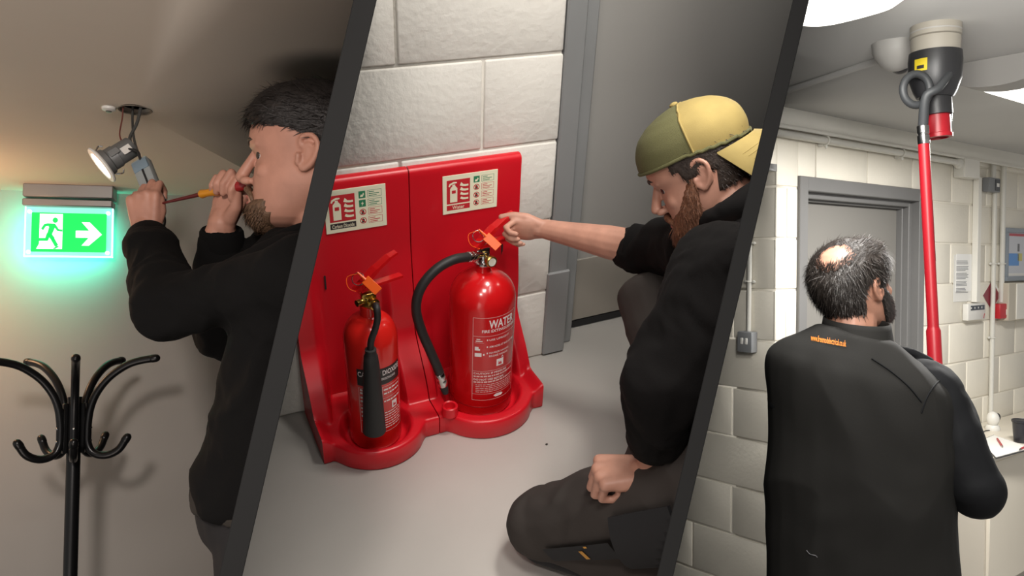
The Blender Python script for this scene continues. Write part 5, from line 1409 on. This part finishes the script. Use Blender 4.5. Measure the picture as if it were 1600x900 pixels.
# ------------------------------------------------------------------ kneeling person in a cap (extinguisher corner)
def person_corner():
    R = R2; P = R.P; r, u, f = R.r, R.u, R.f
    H = Head(R, -r*0.80-u*0.38+f*0.42, u*0.92-r*0.34-f*0.20, ear_pt=((-0.016, 0.078, 0.0), P(1098, 272, 1.56)), scale=1.04)
    hipN, hipF = P(1108, 765, 1.52), P(1120, 720, 1.72)
    kneeN = P(852, 818, 1.84); ankN = P(1035, 892, 1.70)
    kneeF = P(1016, 468, 1.95); ankF = P(1112, 662, 2.12)
    base = Vector((kneeN.x, kneeN.y, 0.0))
    t = Thing('person', 'kneeling person in a backwards cap and black hoodie gripping the extinguisher lever', 'person', R, base)
    neck0 = H.g(-0.022, 0, -0.06); neck1 = P(1165, 345, 1.62)
    shN, elN, wrN = P(1138, 425, 1.44), P(1034, 602, 1.40), P(1016, 736, 1.56)
    shF, elF, wrF = P(1100, 385, 1.80), P(1018, 392, 1.98), P(852, 358, 2.12)
    prims = H.prims()
    chest = P(1165, 450, 1.62); hipC = (hipN+hipF)/2
    prims += [capsule(neck0, neck1, 0.058, 0.066), capsule(neck1, chest, 0.07, 0.10), capsule(chest, hipC, 0.10, 0.10), capsule(neck1, shN, 0.05, 0.045), capsule(neck1, shF, 0.05, 0.045),
              capsule(shN, elN, 0.045, 0.036), capsule(elN, wrN, 0.036, 0.026), capsule(shF, elF, 0.046, 0.044),
              capsule(elF, elF*0.62+wrF*0.38, 0.046, 0.043), capsule(elF*0.62+wrF*0.38, elF*0.22+wrF*0.78, 0.043, 0.031), capsule(elF*0.22+wrF*0.78, wrF, 0.031, 0.026),
              capsule(hipN, kneeN, 0.07, 0.05), capsule(kneeN, ankN, 0.045, 0.035), capsule(hipF, kneeF, 0.07, 0.05), capsule(kneeF, ankF, 0.045, 0.035)]
    # reaching hand: thumb on the lever, fingers under the carry handle
    fH, LF = hand_prims(wrF-r*0.004, -r*0.985+u*0.03+f*0.05, -f*0.72-u*0.70, u*0.8-f*0.3, [(52, 70, 40), (58, 74, 45), (62, 76, 45), (66, 78, 50)],
                        [(0.014, 0.000, 0.020), (0.052, -0.008, 0.038), (0.092, -0.012, 0.041), (0.128, -0.008, 0.036)], s=0.86)
    prims += fH
    hN, LN = hand_prims(wrN, -r*0.95-u*0.06+f*0.10, f*0.50-u*0.80, u*0.9+r*0.25, [(70, 95, 60), (72, 96, 60), (74, 96, 60), (76, 96, 60)],
                        [(0.016, 0.008, 0.022), (0.044, 0.024, 0.034), (0.066, 0.040, 0.026), (0.080, 0.048, 0.010)], s=1.10)
    prims += hN
    t.part('body', remesh(merge(*prims), 0.0031, 4), m_skin2)
    for k in (-1, 1): H.eye(t, k); H.brow(t, k, m_hair2, 0.0038)
    # hair below the cap
    def hair(x, y, z, ph):
        fr = np.cos(ph); a = np.abs(((ph+PI) % (2*PI))-PI)
        line = np.where(a > 1.95, -0.045, np.where(a > 1.30, -0.004+0.0*a, 0.022))
        m = z-line
        ok = (m > 0) & (a > 1.12)
        return np.where(ok, 0.005*np.clip(m/0.01, 0, 1)+0.001, -0.006)
    g_, _, _ = H.shell(hair)
    hr = t.part('hair', g_, m_hair2, smooth=180)
    t.part('hair_strands', H.strands(hair, 2500, 0.013, lambda p, ph: (-0.4, 0, -1), 5), m_hair2, parent=hr, smooth=0, kind='stuff')
    def beard(x, y, z, ph):
        a = np.abs(((ph+PI) % (2*PI))-PI)
        line = np.interp(a, [0, 0.35, 0.6, 0.9, 1.15, 1.35, 1.45], [-0.082, -0.070, -0.055, -0.048, -0.020, 0.008, 0.012])
        m = line-z
        th = 0.020*np.clip(m/0.03, 0, 1)*(0.45+0.55*np.clip(1-a/1.4, 0, 1))+0.016*np.clip((-0.095-z)/0.02, 0, 1)*np.clip(1-a/1.2, 0, 1)
        return np.where((m > 0) & (a < 1.5), th+0.001, -0.006)
    g_, _, _ = H.shell(beard)
    bd_ = t.part('beard', g_, m_beard2, smooth=180, label='full auburn beard')
    t.part('beard_strands', H.strands(beard, 4200, 0.018, lambda p, ph: (0.25, 0, -1), 6, dmin=0.003, lift=0.25), m_beard2, parent=bd_, smooth=0, kind='stuff')
    t.part('moustache', merge(*[tube(catmull([H.g(0.099, 0.0, -0.054), H.g(0.095, 0.014*k, -0.057), H.g(0.085, 0.026*k, -0.072), H.g(0.080, 0.030*k, -0.090)], 5), [0.006, 0.0065, 0.006, 0.005], 8) for k in (-1, 1)]), m_beard2)
    t.part('lips', tube(catmull([H.g(0.089, -0.014, -0.0765), H.g(0.0960, 0, -0.0765), H.g(0.089, 0.014, -0.0765)], 6), [0.002, 0.0050, 0.002], 8), m_lip)
    # cap worn backwards: mesh part over the face side, fabric part and brim at the back
    def cap_off(x, y, z, ph):
        line = 0.040+0.0*z-0.016*np.clip(-np.cos(ph), 0, 1)
        m = z-line
        th = 0.007+0.008*np.clip(m/0.05, 0, 1)+0.004*np.sin(np.clip((z-0.03)/0.09, 0, 1)*PI)
        return np.where(m > -0.001, th, -0.010)
    g_, A, d = H.shell(cap_off)
    m_mesh = mat('olive_cap_mesh', (98, 96, 60), 0.85, bump=(900, 0.7, 0.002), var=(700, 0.2)); m_tan = mat('mustard_cap_cotton', (158, 138, 82), 0.85, bump=(500, 0.3, 0.001), var=(25, 0.07))
    vs, fs = g_
    Af = A.reshape(-1, 3)
    def side(q):
        c_ = Af[list(q)].mean(0); return c_[0] < -0.022-0.10*(c_[2]-0.05)*-0.2
    ca = t.part('cap_mesh_panel', (vs, [q for q in fs if not side(q)]), m_mesh, smooth=180, label='olive mesh cap panel')
    cb_ = t.part('cap_cotton_panel', (vs, [q for q in fs if side(q)]), m_tan, smooth=180, label='mustard cotton cap panel')
    # seam between the panels, sweat band, button
    def ring_pts(xc, lift=0.0015):
        pts = []
        for j in np.linspace(-1, 1, 41):
            pts.append((xc, j))
        return pts
    iz = np.searchsorted(HZ, 0.046)
    band = [self_ for self_ in range(0)]
    A2 = A+HN*0.001
    bl_ = []
    for j in range(96):
        phj = HPH[j]; line = 0.042-0.016*max(0, -math.cos(phj)); i = int(np.searchsorted(HZ, line))
        bl_.append(H.g(*A2[min(i, 89), j]))
    t.part('cap_edge_band', tube(bl_, 0.0035, 8, closed=True), m_mesh, parent=ca)
    t.part('cap_button', ell(H.g(-0.012, 0, 0.134), (0.009, 0.009, 0.005), H.R, 14), m_tan, parent=cb_)
    seam = []
    for side_k in (1, -1):
        for i in (range(int(np.searchsorted(HZ, 0.036)), 89) if side_k == 1 else range(88, int(np.searchsorted(HZ, 0.036)), -1)):
            row = A2[i]; js = [j for j in range(96) if row[j, 1]*side_k > 0]
            j = min(js, key=lambda j: abs(row[j, 0]+0.022))
            if abs(row[j, 0]+0.022) < 0.02: seam.append(H.g(*row[j]))
    if len(seam) > 4: t.part('cap_seam', tube(seam[::3], 0.0022, 6), m_tan, parent=cb_)
    # brim: curved plate leaving the back edge, dipping down
    rows = []
    for a_ in np.linspace(-1.15, 1.15, 25):
        row = []
        for k in range(9):
            q = k/8.0
            ph = PI+a_; bx_, by_ = math.cos(ph), math.sin(ph)
            x = -0.010+0.112*bx_+(-0.078*q)*(math.cos(a_)**0.7 if abs(a_) < 1.5 else 0)
            y = 0.086*by_*(1-0.05*q)
            z = 0.024-0.040*q*1.0-0.030*(1-math.cos(a_))*q+(-0.016*abs(math.sin(a_))*q)
            row.append(Vector((x, y, z)))
        rows.append(row)
    top = [[H.g(*p) for p in row] for row in rows]; bot = [[H.g(p.x, p.y, p.z-0.003) for p in row] for row in rows]
    v1, f1 = grid_geo(top); v2, f2 = grid_geo(bot); n0 = len(v1); nr, nc = len(top), len(top[0])
    edge = [i*nc for i in range(nr)]+[(nr-1)*nc+j for j in range(1, nc)]+[i*nc+nc-1 for i in range(nr-2, -1, -1)]+[j for j in range(nc-2, 0, -1)]
    ff = f1+[tuple(i+n0 for i in reversed(q)) for q in f2]+[(edge[i], edge[(i+1) % len(edge)], edge[(i+1) % len(edge)]+n0, edge[i]+n0) for i in range(len(edge))]
    br = t.part('cap_brim', (v1+v2, ff), m_tan, smooth=60, label='mustard cap brim at the back of the head')
    for k in (3, 4, 5, 6, 7):
        t.part('brim_stitching', tube([H.g(row[k].x, row[k].y, row[k].z+0.0006) for row in rows[2:-2]], 0.0007, 5), m_tan, parent=br)
    # hoodie
    def rg_(px, py, d, hx, hd): return (P(px, py, d), r*hx, f*hd)
    tor = loft([rg_(1172, 325, 1.62, 0.070, 0.085), rg_(1188, 370, 1.62, 0.105, 0.160), rg_(1205, 430, 1.62, 0.135, 0.200), rg_(1205, 520, 1.61, 0.150, 0.200), rg_(1185, 620, 1.60, 0.150, 0.185), rg_(1155, 720, 1.60, 0.150, 0.175), rg_(1140, 790, 1.60, 0.155, 0.175)])
    sl = [tor, capsule(shN, shN*0.5+elN*0.5, 0.090, 0.074), capsule(shN*0.5+elN*0.5, elN, 0.074, 0.064), ell(elN, (0.066, 0.066, 0.066)), capsule(elN, wrN*0.50+elN*0.50, 0.064, 0.052),
          capsule(shF, elF, 0.080, 0.062), capsule(elF, elF*0.86+wrF*0.14, 0.061, 0.052)]
    me = remesh(merge(*sl), 0.007, 7); folds(me, 0.014, 8.5, 11); folds(me, 0.006, 17, 12)
    hd_part = t.part('hoodie', me, m_blackhood, label='black hooded sweatshirt')
    d = (wrN-elN).normalized()
    t.part('cuff', lathe([(0.036, 0.0), (0.052, 0.002), (0.053, 0.02), (0.046, 0.044), (0.040, 0.048), (0.034, 0.040)], elN+(wrN-elN)*0.50, d, 28), m_blackhood, parent=hd_part)
    d = (wrF-elF).normalized()
    t.part('rolled_cuff', lathe([(0.048, -0.03), (0.056, -0.03), (0.059, -0.01), (0.058, 0.012), (0.053, 0.016), (0.047, 0.010)], elF+(wrF-elF)*0.14, d, 28), m_blackhood, parent=hd_part)
    # hood gathered round the neck
    nb0, nb1, nb2 = P(1150, 372, 1.60), P(1172, 335, 1.60), P(1190, 300, 1.61)
    hood = []
    for c_, hx, hd_, tr_, sl_ in ((P(1158, 352, 1.62), 0.075, 0.095, 0.026, 0.050), (P(1166, 325, 1.62), 0.070, 0.088, 0.020, 0.055), (P(1150, 385, 1.62), 0.095, 0.130, 0.034, 0.045), (P(1160, 316, 1.59), 0.058, 0.080, 0.024, 0.040), (P(1166, 304, 1.60), 0.054, 0.078, 0.020, 0.044), (P(1178, 304, 1.62), 0.056, 0.078, 0.026, 0.050), (P(1172, 322, 1.62), 0.066, 0.090, 0.030, 0.055)):
        hood.append(tube([c_+r*(hx*math.cos(a_))+f*(hd_*math.sin(a_))+u*(sl_*math.cos(a_)) for a_ in np.linspace(0, 2*PI, 30, endpoint=False)], tr_, 12, closed=True))
    me = remesh(merge(*hood), 0.006, 6)
    t.part('hood', folds(me, 0.006, 13, 5), m_blackhood, parent=hd_part)
    # trousers
    tr = [capsule(hipN, kneeN*0.45+hipN*0.55, 0.115, 0.098), capsule(kneeN*0.45+hipN*0.55, kneeN, 0.098, 0.078), capsule(kneeN, ankN, 0.076, 0.062), ell(kneeN+V(0, 0, 0.0), (0.085, 0.085, 0.080)), ell(hipC, (0.18, 0.18, 0.13)),
          capsule(hipF, kneeF*0.5+hipF*0.5, 0.105, 0.090), capsule(kneeF*0.5+hipF*0.5, kneeF, 0.090, 0.074), capsule(kneeF, kneeF*0.4+ankF*0.6, 0.072, 0.066), capsule(kneeF*0.4+ankF*0.6, ankF, 0.066, 0.058)]
    me = remesh(merge(*tr), 0.007, 7); folds(me, 0.007, 10, 21)
    co, no = mesh_arrays(me); co[:, 2] = np.maximum(co[:, 2], 0.003); me.vertices.foreach_set('co', co.ravel()); me.update()
    tt = t.part('work_trousers', me, m_trous2, label='charcoal work trousers')
    # black side panel along the thigh, holster flap and logo tab
    dth = (kneeN-hipN).normalized(); camv = (R.o-kneeN).normalized(); nrm = (camv-dth*camv.dot(dth)).normalized(); low = dth.cross(nrm)
    if low.dot(u) > 0: low.negate()
    def thigh(s_, ang, off=0.0):
        c_ = hipN.lerp(kneeN, s_); rr_ = np.interp(s_, [0, 0.55, 1.0], [0.115, 0.098, 0.080])+off
        return c_+(nrm*math.cos(ang)+low*math.sin(ang))*rr_
    rows = [[thigh(s_, a_, 0.010) for s_ in np.linspace(0.42, 0.86, 12)] for a_ in np.linspace(0.55, 0.98, 6)]
    t.part('side_panel', merge(grid_geo(rows)), m_trousdark, parent=tt, smooth=180)
    rows = [[thigh(s_, a_, 0.016+0.004*math.sin(3*s_)) for s_ in np.linspace(0.0, 0.33+0.10*(a_-0.1), 10)] for a_ in np.linspace(0.10, 1.35, 12)]
    v1, f1 = grid_geo(rows); rows2 = [[thigh(s_, a_, 0.008) for s_ in np.linspace(0.0, 0.33+0.10*(a_-0.1), 10)] for a_ in np.linspace(0.10, 1.35, 12)]
    v2, f2 = grid_geo(rows2); n0 = len(v1); nr, nc = 12, 10
    edge = [i*nc for i in range(nr)]+[(nr-1)*nc+j for j in range(1, nc)]+[i*nc+nc-1 for i in range(nr-2, -1, -1)]+[j for j in range(nc-2, 0, -1)]
    t.part('holster_pocket', (v1+v2, f1+[tuple(i+n0 for i in reversed(q)) for q in f2]+[(edge[i], edge[(i+1) % len(edge)], edge[(i+1) % len(edge)]+n0, edge[i]+n0) for i in range(len(edge))]), m_trousdark, parent=tt, smooth=60)
    m_gold = mat('amber_thread', (206, 150, 62), 0.7)
    t.part('logo_tab', grid_geo([[thigh(s_, a_, 0.0125) for s_ in (0.60, 0.625)] for a_ in (0.66, 0.90)]), m_gold, parent=tt)
    t.part('zip_pull', grid_geo([[thigh(s_, a_, 0.0125) for s_ in (0.555, 0.575)] for a_ in (0.56, 0.60)]), m_gold, parent=tt)
    dsh = (ankN-kneeN).normalized()
    kp_ = [capsule(kneeN+V(0, 0, -0.046), kneeN.lerp(ankN, 0.45)+V(0, 0, -0.050), 0.060, 0.045)]
    me = remesh(merge(*kp_), 0.006, 3); co, no = mesh_arrays(me); co[:, 2] = np.maximum(co[:, 2], 0.001); me.vertices.foreach_set('co', co.ravel())
    t.part('knee_pad', me, m_trousdark, parent=tt)
    for k, (an, dd) in enumerate(((ankN, (ankN-kneeN).normalized()), (ankF, (-r*0.2+f*0.9)))):
        c_ = Vector((an.x, an.y, 0.05)); dd = Vector((dd.x, dd.y, 0)).normalized()
        me = remesh(merge(ell(c_+dd*0.07, (0.14, 0.048, 0.045), Matrix((dd, V(0, 0, 1).cross(dd), V(0, 0, 1))).transposed()), capsule(an, c_, 0.05, 0.045)), 0.007, 3)
        co, no = mesh_arrays(me); co[:, 2] = np.maximum(co[:, 2], 0.001); me.vertices.foreach_set('co', co.ravel())
        t.part('boot', me, m_dark)
person_corner()

# ------------------------------------------------------------------ person with the tester pole (plant room)
def person_plant():
    R = R3; P = R.P
    ray = R.ray(1340, 450).normalized(); f = Vector((ray.x, ray.y, 0)).normalized(); u = V(0, 0, 1); r = f.cross(u).normalized()
    hd = (f*math.cos(math.radians(38))+r*math.sin(math.radians(38)))
    tilt = math.radians(17)
    H = Head(R, hd*math.cos(tilt)+u*math.sin(tilt), u*math.cos(tilt)-hd*math.sin(tilt), centre=P(1334, 449, 2.02), scale=1.0)
    base = P(1340, 900, 1.97); base.z = 0
    t = Thing('person', 'balding bearded person seen from behind in a charcoal softshell jacket', 'person', R, base)
    D = 1.97
    neck0 = H.g(-0.03, 0, -0.06); neck1 = P(1332, 580, D)
    shR, elR, wrR = P(1452, 612, 1.95), P(1522, 766, 1.86), P(1484, 628, 2.10)
    shL, elL, wrL = P(1245, 630, 2.02), P(1290, 790, 2.16), P(1435, 720, 2.17)
    prims = H.prims()
    prims += [capsule(neck0, neck1, 0.060, 0.056), capsule(neck1, P(1340, 900, D), 0.08, 0.10), capsule(neck1, shR, 0.05, 0.045), capsule(neck1, shL, 0.05, 0.045), capsule(shR, elR, 0.045, 0.036), capsule(elR, wrR, 0.036, 0.026), capsule(shL, elL, 0.045, 0.036), capsule(elL, wrL, 0.036, 0.026)]
    pole_at = lambda py: pbot.lerp(ptop3, (860-py)/(860-178))
    gp = pole_at(612)
    fw_ = (gp-wrR).normalized()
    hR, _ = hand_prims(wrR, u*0.75+f*0.55, -r*0.8+f*0.5, f*0.2+u*0.2-r*0.3, FIST, [(0.016, 0.008, 0.022), (0.044, 0.024, 0.034), (0.070, 0.036, 0.026), (0.090, 0.040, 0.010)], s=0.92)
    prims += hR
    hL, _ = hand_prims(wrL, r*0.8+f*0.2+u*0.3, f*0.3+u*0.3, u, FIST, [(0.016, 0.008, 0.022), (0.044, 0.024, 0.034), (0.070, 0.036, 0.026), (0.090, 0.040, 0.010)], s=0.92)
    prims += hL
    hips = [P(1290, 1010, D), P(1392, 1010, D)]
    for hp_ in hips:
        ft = Vector((hp_.x, hp_.y, 0.09)); prims += [capsule(P(1340, 900, D), hp_, 0.08, 0.075), capsule(hp_, ft, 0.075, 0.045)]
    t.part('body', remesh(merge(*prims), 0.0034, 3), m_skin3)
    for k in (-1, 1): H.eye(t, k); H.brow(t, k, m_hair3)
    def hair(x, y, z, ph):
        a = np.abs(((ph+PI) % (2*PI))-PI)
        line = np.interp(a, [0, 0.5, 0.9, 1.2, 1.45, 1.62, 1.95, 2.2, PI], [0.072, 0.064, 0.045, 0.018, -0.010, 0.028, 0.022, -0.050, -0.072])
        m = z-line
        bald = np.sqrt(((x+0.060)/0.060)**2+((y+0.010)/0.058)**2+((z-0.094)/0.048)**2)+0.12*np.sin(ph*23)*np.cos(z*400)
        th = (0.003+0.006*np.clip(m/0.05, 0, 1)**0.7)*np.clip((bald-0.70)/0.5, 0, 1)
        return np.where((m > 0) & (th > 0.0012), th, -0.006)
    g_, _, _ = H.shell(hair)
    hr = t.part('hair', g_, m_hair3, smooth=180, label='dark thinning hair')
    t.part('hair_strands', H.strands(hair, 9000, 0.026, lambda p, ph: (0.9, 0, 0.1) if p[2] > 0.085 else (-0.15, 0, -1), 8, dmin=0.0015, lift=0.25), m_hair3, parent=hr, smooth=0, kind='stuff')
    bald_r = lambda x, y, z: np.sqrt(((x+0.060)/0.060)**2+((y+0.010)/0.058)**2+((z-0.094)/0.048)**2)
    sparse = lambda x, y, z, ph: np.where((z > 0.04) & (bald_r(x, y, z) < 1.1) & (bald_r(x, y, z) > 0.55), 0.0030, -0.006)
    t.part('thin_strands', H.strands(sparse, 1500, 0.022, lambda p, ph: (0.9, 0.1, 0.1), 12, dmin=0.001, width=0.0005), m_hair3, parent=hr, smooth=0, kind='stuff')
    def beard(x, y, z, ph):
        a = np.abs(((ph+PI) % (2*PI))-PI)
        line = np.interp(a, [0, 0.35, 0.6, 0.9, 1.15, 1.35, 1.5], [-0.050, -0.050, -0.048, -0.040, -0.015, 0.012, 0.016])
        m = line-z
        th = 0.005*np.clip(m/0.02, 0, 1)
        return np.where((m > 0) & (a < 1.55), th+0.001, -0.006)
    g_, _, _ = H.shell(beard)
    bd_ = t.part('beard', g_, m_hair3, smooth=180)
    t.part('beard_strands', H.strands(beard, 2500, 0.010, lambda p, ph: (0.25, 0, -1), 9, dmin=0.002), m_hair3, parent=bd_, smooth=0, kind='stuff')
    def rg_(px, py, hx, hd_, d=D): return (P(px, py, d), r*hx-u*(hx*float(np.interp(py, [520, 600, 680], [0.24, 0.16, 0.0]))), f*hd_)
    tor = loft([rg_(1336, 520, 0.086, 0.080), rg_(1336, 540, 0.130, 0.095), rg_(1336, 562, 0.180, 0.110), rg_(1338, 595, 0.208, 0.125), rg_(1341, 690, 0.210, 0.130), rg_(1342, 800, 0.212, 0.130), rg_(1343, 900, 0.212, 0.130), rg_(1345, 1000, 0.212, 0.130), rg_(1345, 1040, 0.20, 0.125)], power=2.3)
    me = remesh(merge(tor, ell(shR-r*0.02, (0.08, 0.08, 0.072))), 0.007, 6)
    folds(me, 0.010, 6.5, 31, stretch=(1, 1, 0.8))
    jk = t.part('jacket', me, m_soft, label='charcoal softshell jacket')
    sl = [capsule(shR-r*0.01, shR*0.5+elR*0.5, 0.078, 0.066), capsule(shR*0.5+elR*0.5, elR, 0.066, 0.060), ell(elR, (0.063, 0.063, 0.063)), capsule(elR, wrR, 0.060, 0.044)]
    t.part('sleeve', folds(remesh(merge(*sl), 0.007, 6), 0.008, 9, 33), m_sleeve3, parent=jk, label='black sleeve')
    sl = [capsule(shL, elL, 0.070, 0.058), capsule(elL, wrL, 0.058, 0.044)]
    t.part('sleeve', folds(remesh(merge(*sl), 0.008, 6), 0.008, 9, 34), m_sleeve3, parent=jk)
    # stand-up collar
    cc = P(1338, 530, D); rows = []
    for k in range(7):
        q = k/6
        rows.append([cc+r*((0.088-0.012*q)*math.cos(a_))+f*((0.086-0.012*q)*math.sin(a_)+0.012*q)+u*(-0.030+0.074*q+0.006*math.sin(a_)-0.007*math.cos(a_)) for a_ in np.linspace(0, 2*PI, 40, endpoint=False)])
    rows += [[p-(p-(cc+u*(p-cc).dot(u))).normalized()*0.005 for p in row] for row in reversed(rows)]
    t.part('collar', rings_geo(rows, closed=True, caps=False), m_soft, parent=jk, smooth=180)
    # open front lapel sticking out on the right
    a0, a1, a2, a3 = P(1388, 546, 1.98), P(1425, 552, 1.98), P(1453, 564, 1.97), P(1446, 574, 1.96)
    lp = [a0, a1, a2, a3, P(1420, 568, 1.95), P(1392, 558, 1.95)]
    t.part('lapel', remesh(merge(capsule(a0, a1, 0.016, 0.013), capsule(a1, a2, 0.013, 0.010), capsule(a2, a3, 0.010, 0.010), capsule(a3, lp[4], 0.010, 0.012), capsule(lp[4], lp[5], 0.012, 0.014)), 0.005, 3), m_sleeve3, parent=jk)
    # seams and printed web address pressed onto the back
    dg = bpy.context.evaluated_depsgraph_get(); dg.update()
    from mathutils.bvhtree import BVHTree
    bv = BVHTree.FromPolygons([v.co.copy() for v in jk.data.vertices], [tuple(p.vertices) for p in jk.data.polygons])
    off = t.base
    def onjacket(px, py, o=0.002):
        rr_ = R.ray(px, py).normalized(); h = bv.ray_cast(R.o-off, rr_)
        return (h[0]+off-rr_*o) if h[0] is not None else P(px, py, D-0.13)
    for pts in ([(1362, 560), (1392, 580), (1420, 604), (1440, 628)], [(1478, 588), (1462, 600), (1448, 622), (1440, 645)]):
        t.part('seam', tube([onjacket(x, y, 0.0015) for x, y in [(v.x, v.y) for v in catmull([Vector((a, b, 0)) for a, b in pts], 6)]], 0.0018, 6), m_sleeve3, parent=jk)
    tv, tf = text_fit('www.freemodelectrical.co.uk', 1.0, 1.0, bold=0.008)
    x0_, y0_, x1_, y1_ = 1267, 528, 1322, 538
    tvv = [onjacket(x0_+(x1_-x0_)*a_, y0_+(y1_-y0_)*a_+4-10*b_, 0.0025) for a_, b_ in tv]
    t.part('web_address', (tvv, tf), mat('orange_embroidery', (226, 134, 36), 0.7), parent=jk, smooth=0, label='orange embroidered web address')
    tz = [onjacket(x, y, 0.002) for x, y in ((1260, 860), (1266, 866), (1274, 868), (1277, 871))]
    t.part('loose_thread', tube(catmull(tz, 5), 0.0008, 5), m_ink, parent=jk)
    leg = []
    for hp_ in hips:
        ft = Vector((hp_.x, hp_.y, 0.08)); leg += [capsule(hp_, (hp_+ft)/2, 0.10, 0.08), capsule((hp_+ft)/2, ft, 0.08, 0.07)]
    leg.append(ell(P(1343, 1000, D), (0.18, 0.13, 0.10), Matrix((r, f, u)).transposed()))
    t.part('trousers', folds(remesh(merge(*leg), 0.009, 6), 0.006, 9, 41), m_jean1)
    for hp_ in hips:
        me = remesh(merge(ell(Vector((hp_.x, hp_.y, 0.045))+f*0.06, (0.05, 0.14, 0.042), Matrix((r, f, u)).transposed()), ell(Vector((hp_.x, hp_.y, 0.07)), (0.05, 0.05, 0.06))), 0.008, 3)
        co, no = mesh_arrays(me); co[:, 2] = np.maximum(co[:, 2], 0.001); me.vertices.foreach_set('co', co.ravel())
        t.part('shoe', me, m_dark)
person_plant()
# ================================================================== each room ends at its partitions
def trim_to_partitions():
    bpy.context.view_layer.update()
    for o in [o for o in SC.objects if o.type == 'MESH']:
        room = ROOM_OF.get(o.name)
        if room is None or room is W: continue
        pl = []
        if room.key == 1: pl.append((CAM_LOC-N12*(T12/2+0.0005), N12))
        if room.key == 2: pl += [(CAM_LOC+N12*(T12/2+0.0005), -N12), (CAM_LOC-N23*(T23/2+0.0005), N23)]
        if room.key == 3: pl.append((CAM_LOC+N23*(T23/2+0.0005), -N23))
        Mi = o.matrix_world.inverted(); q = Mi.to_3x3()
        pl = [(Mi @ c, (q @ n).normalized()) for c, n in pl]
        co, _ = mesh_arrays(o.data)
        if len(co) == 0: continue
        need = []; gone = False
        for c, n in pl:
            s = (co-np.array(c)) @ np.array(n)
            if s.min() > -0.001: gone = True
            elif s.max() > 0: need.append((c, n))
        if gone:
            if not o.children: bpy.data.objects.remove(o)
            continue
        if need:
            if o.data.users > 1: o.data = o.data.copy()
            cut_mesh(o.data, need)
            if len(o.data.vertices) == 0 and not o.children: bpy.data.objects.remove(o)
trim_to_partitions()
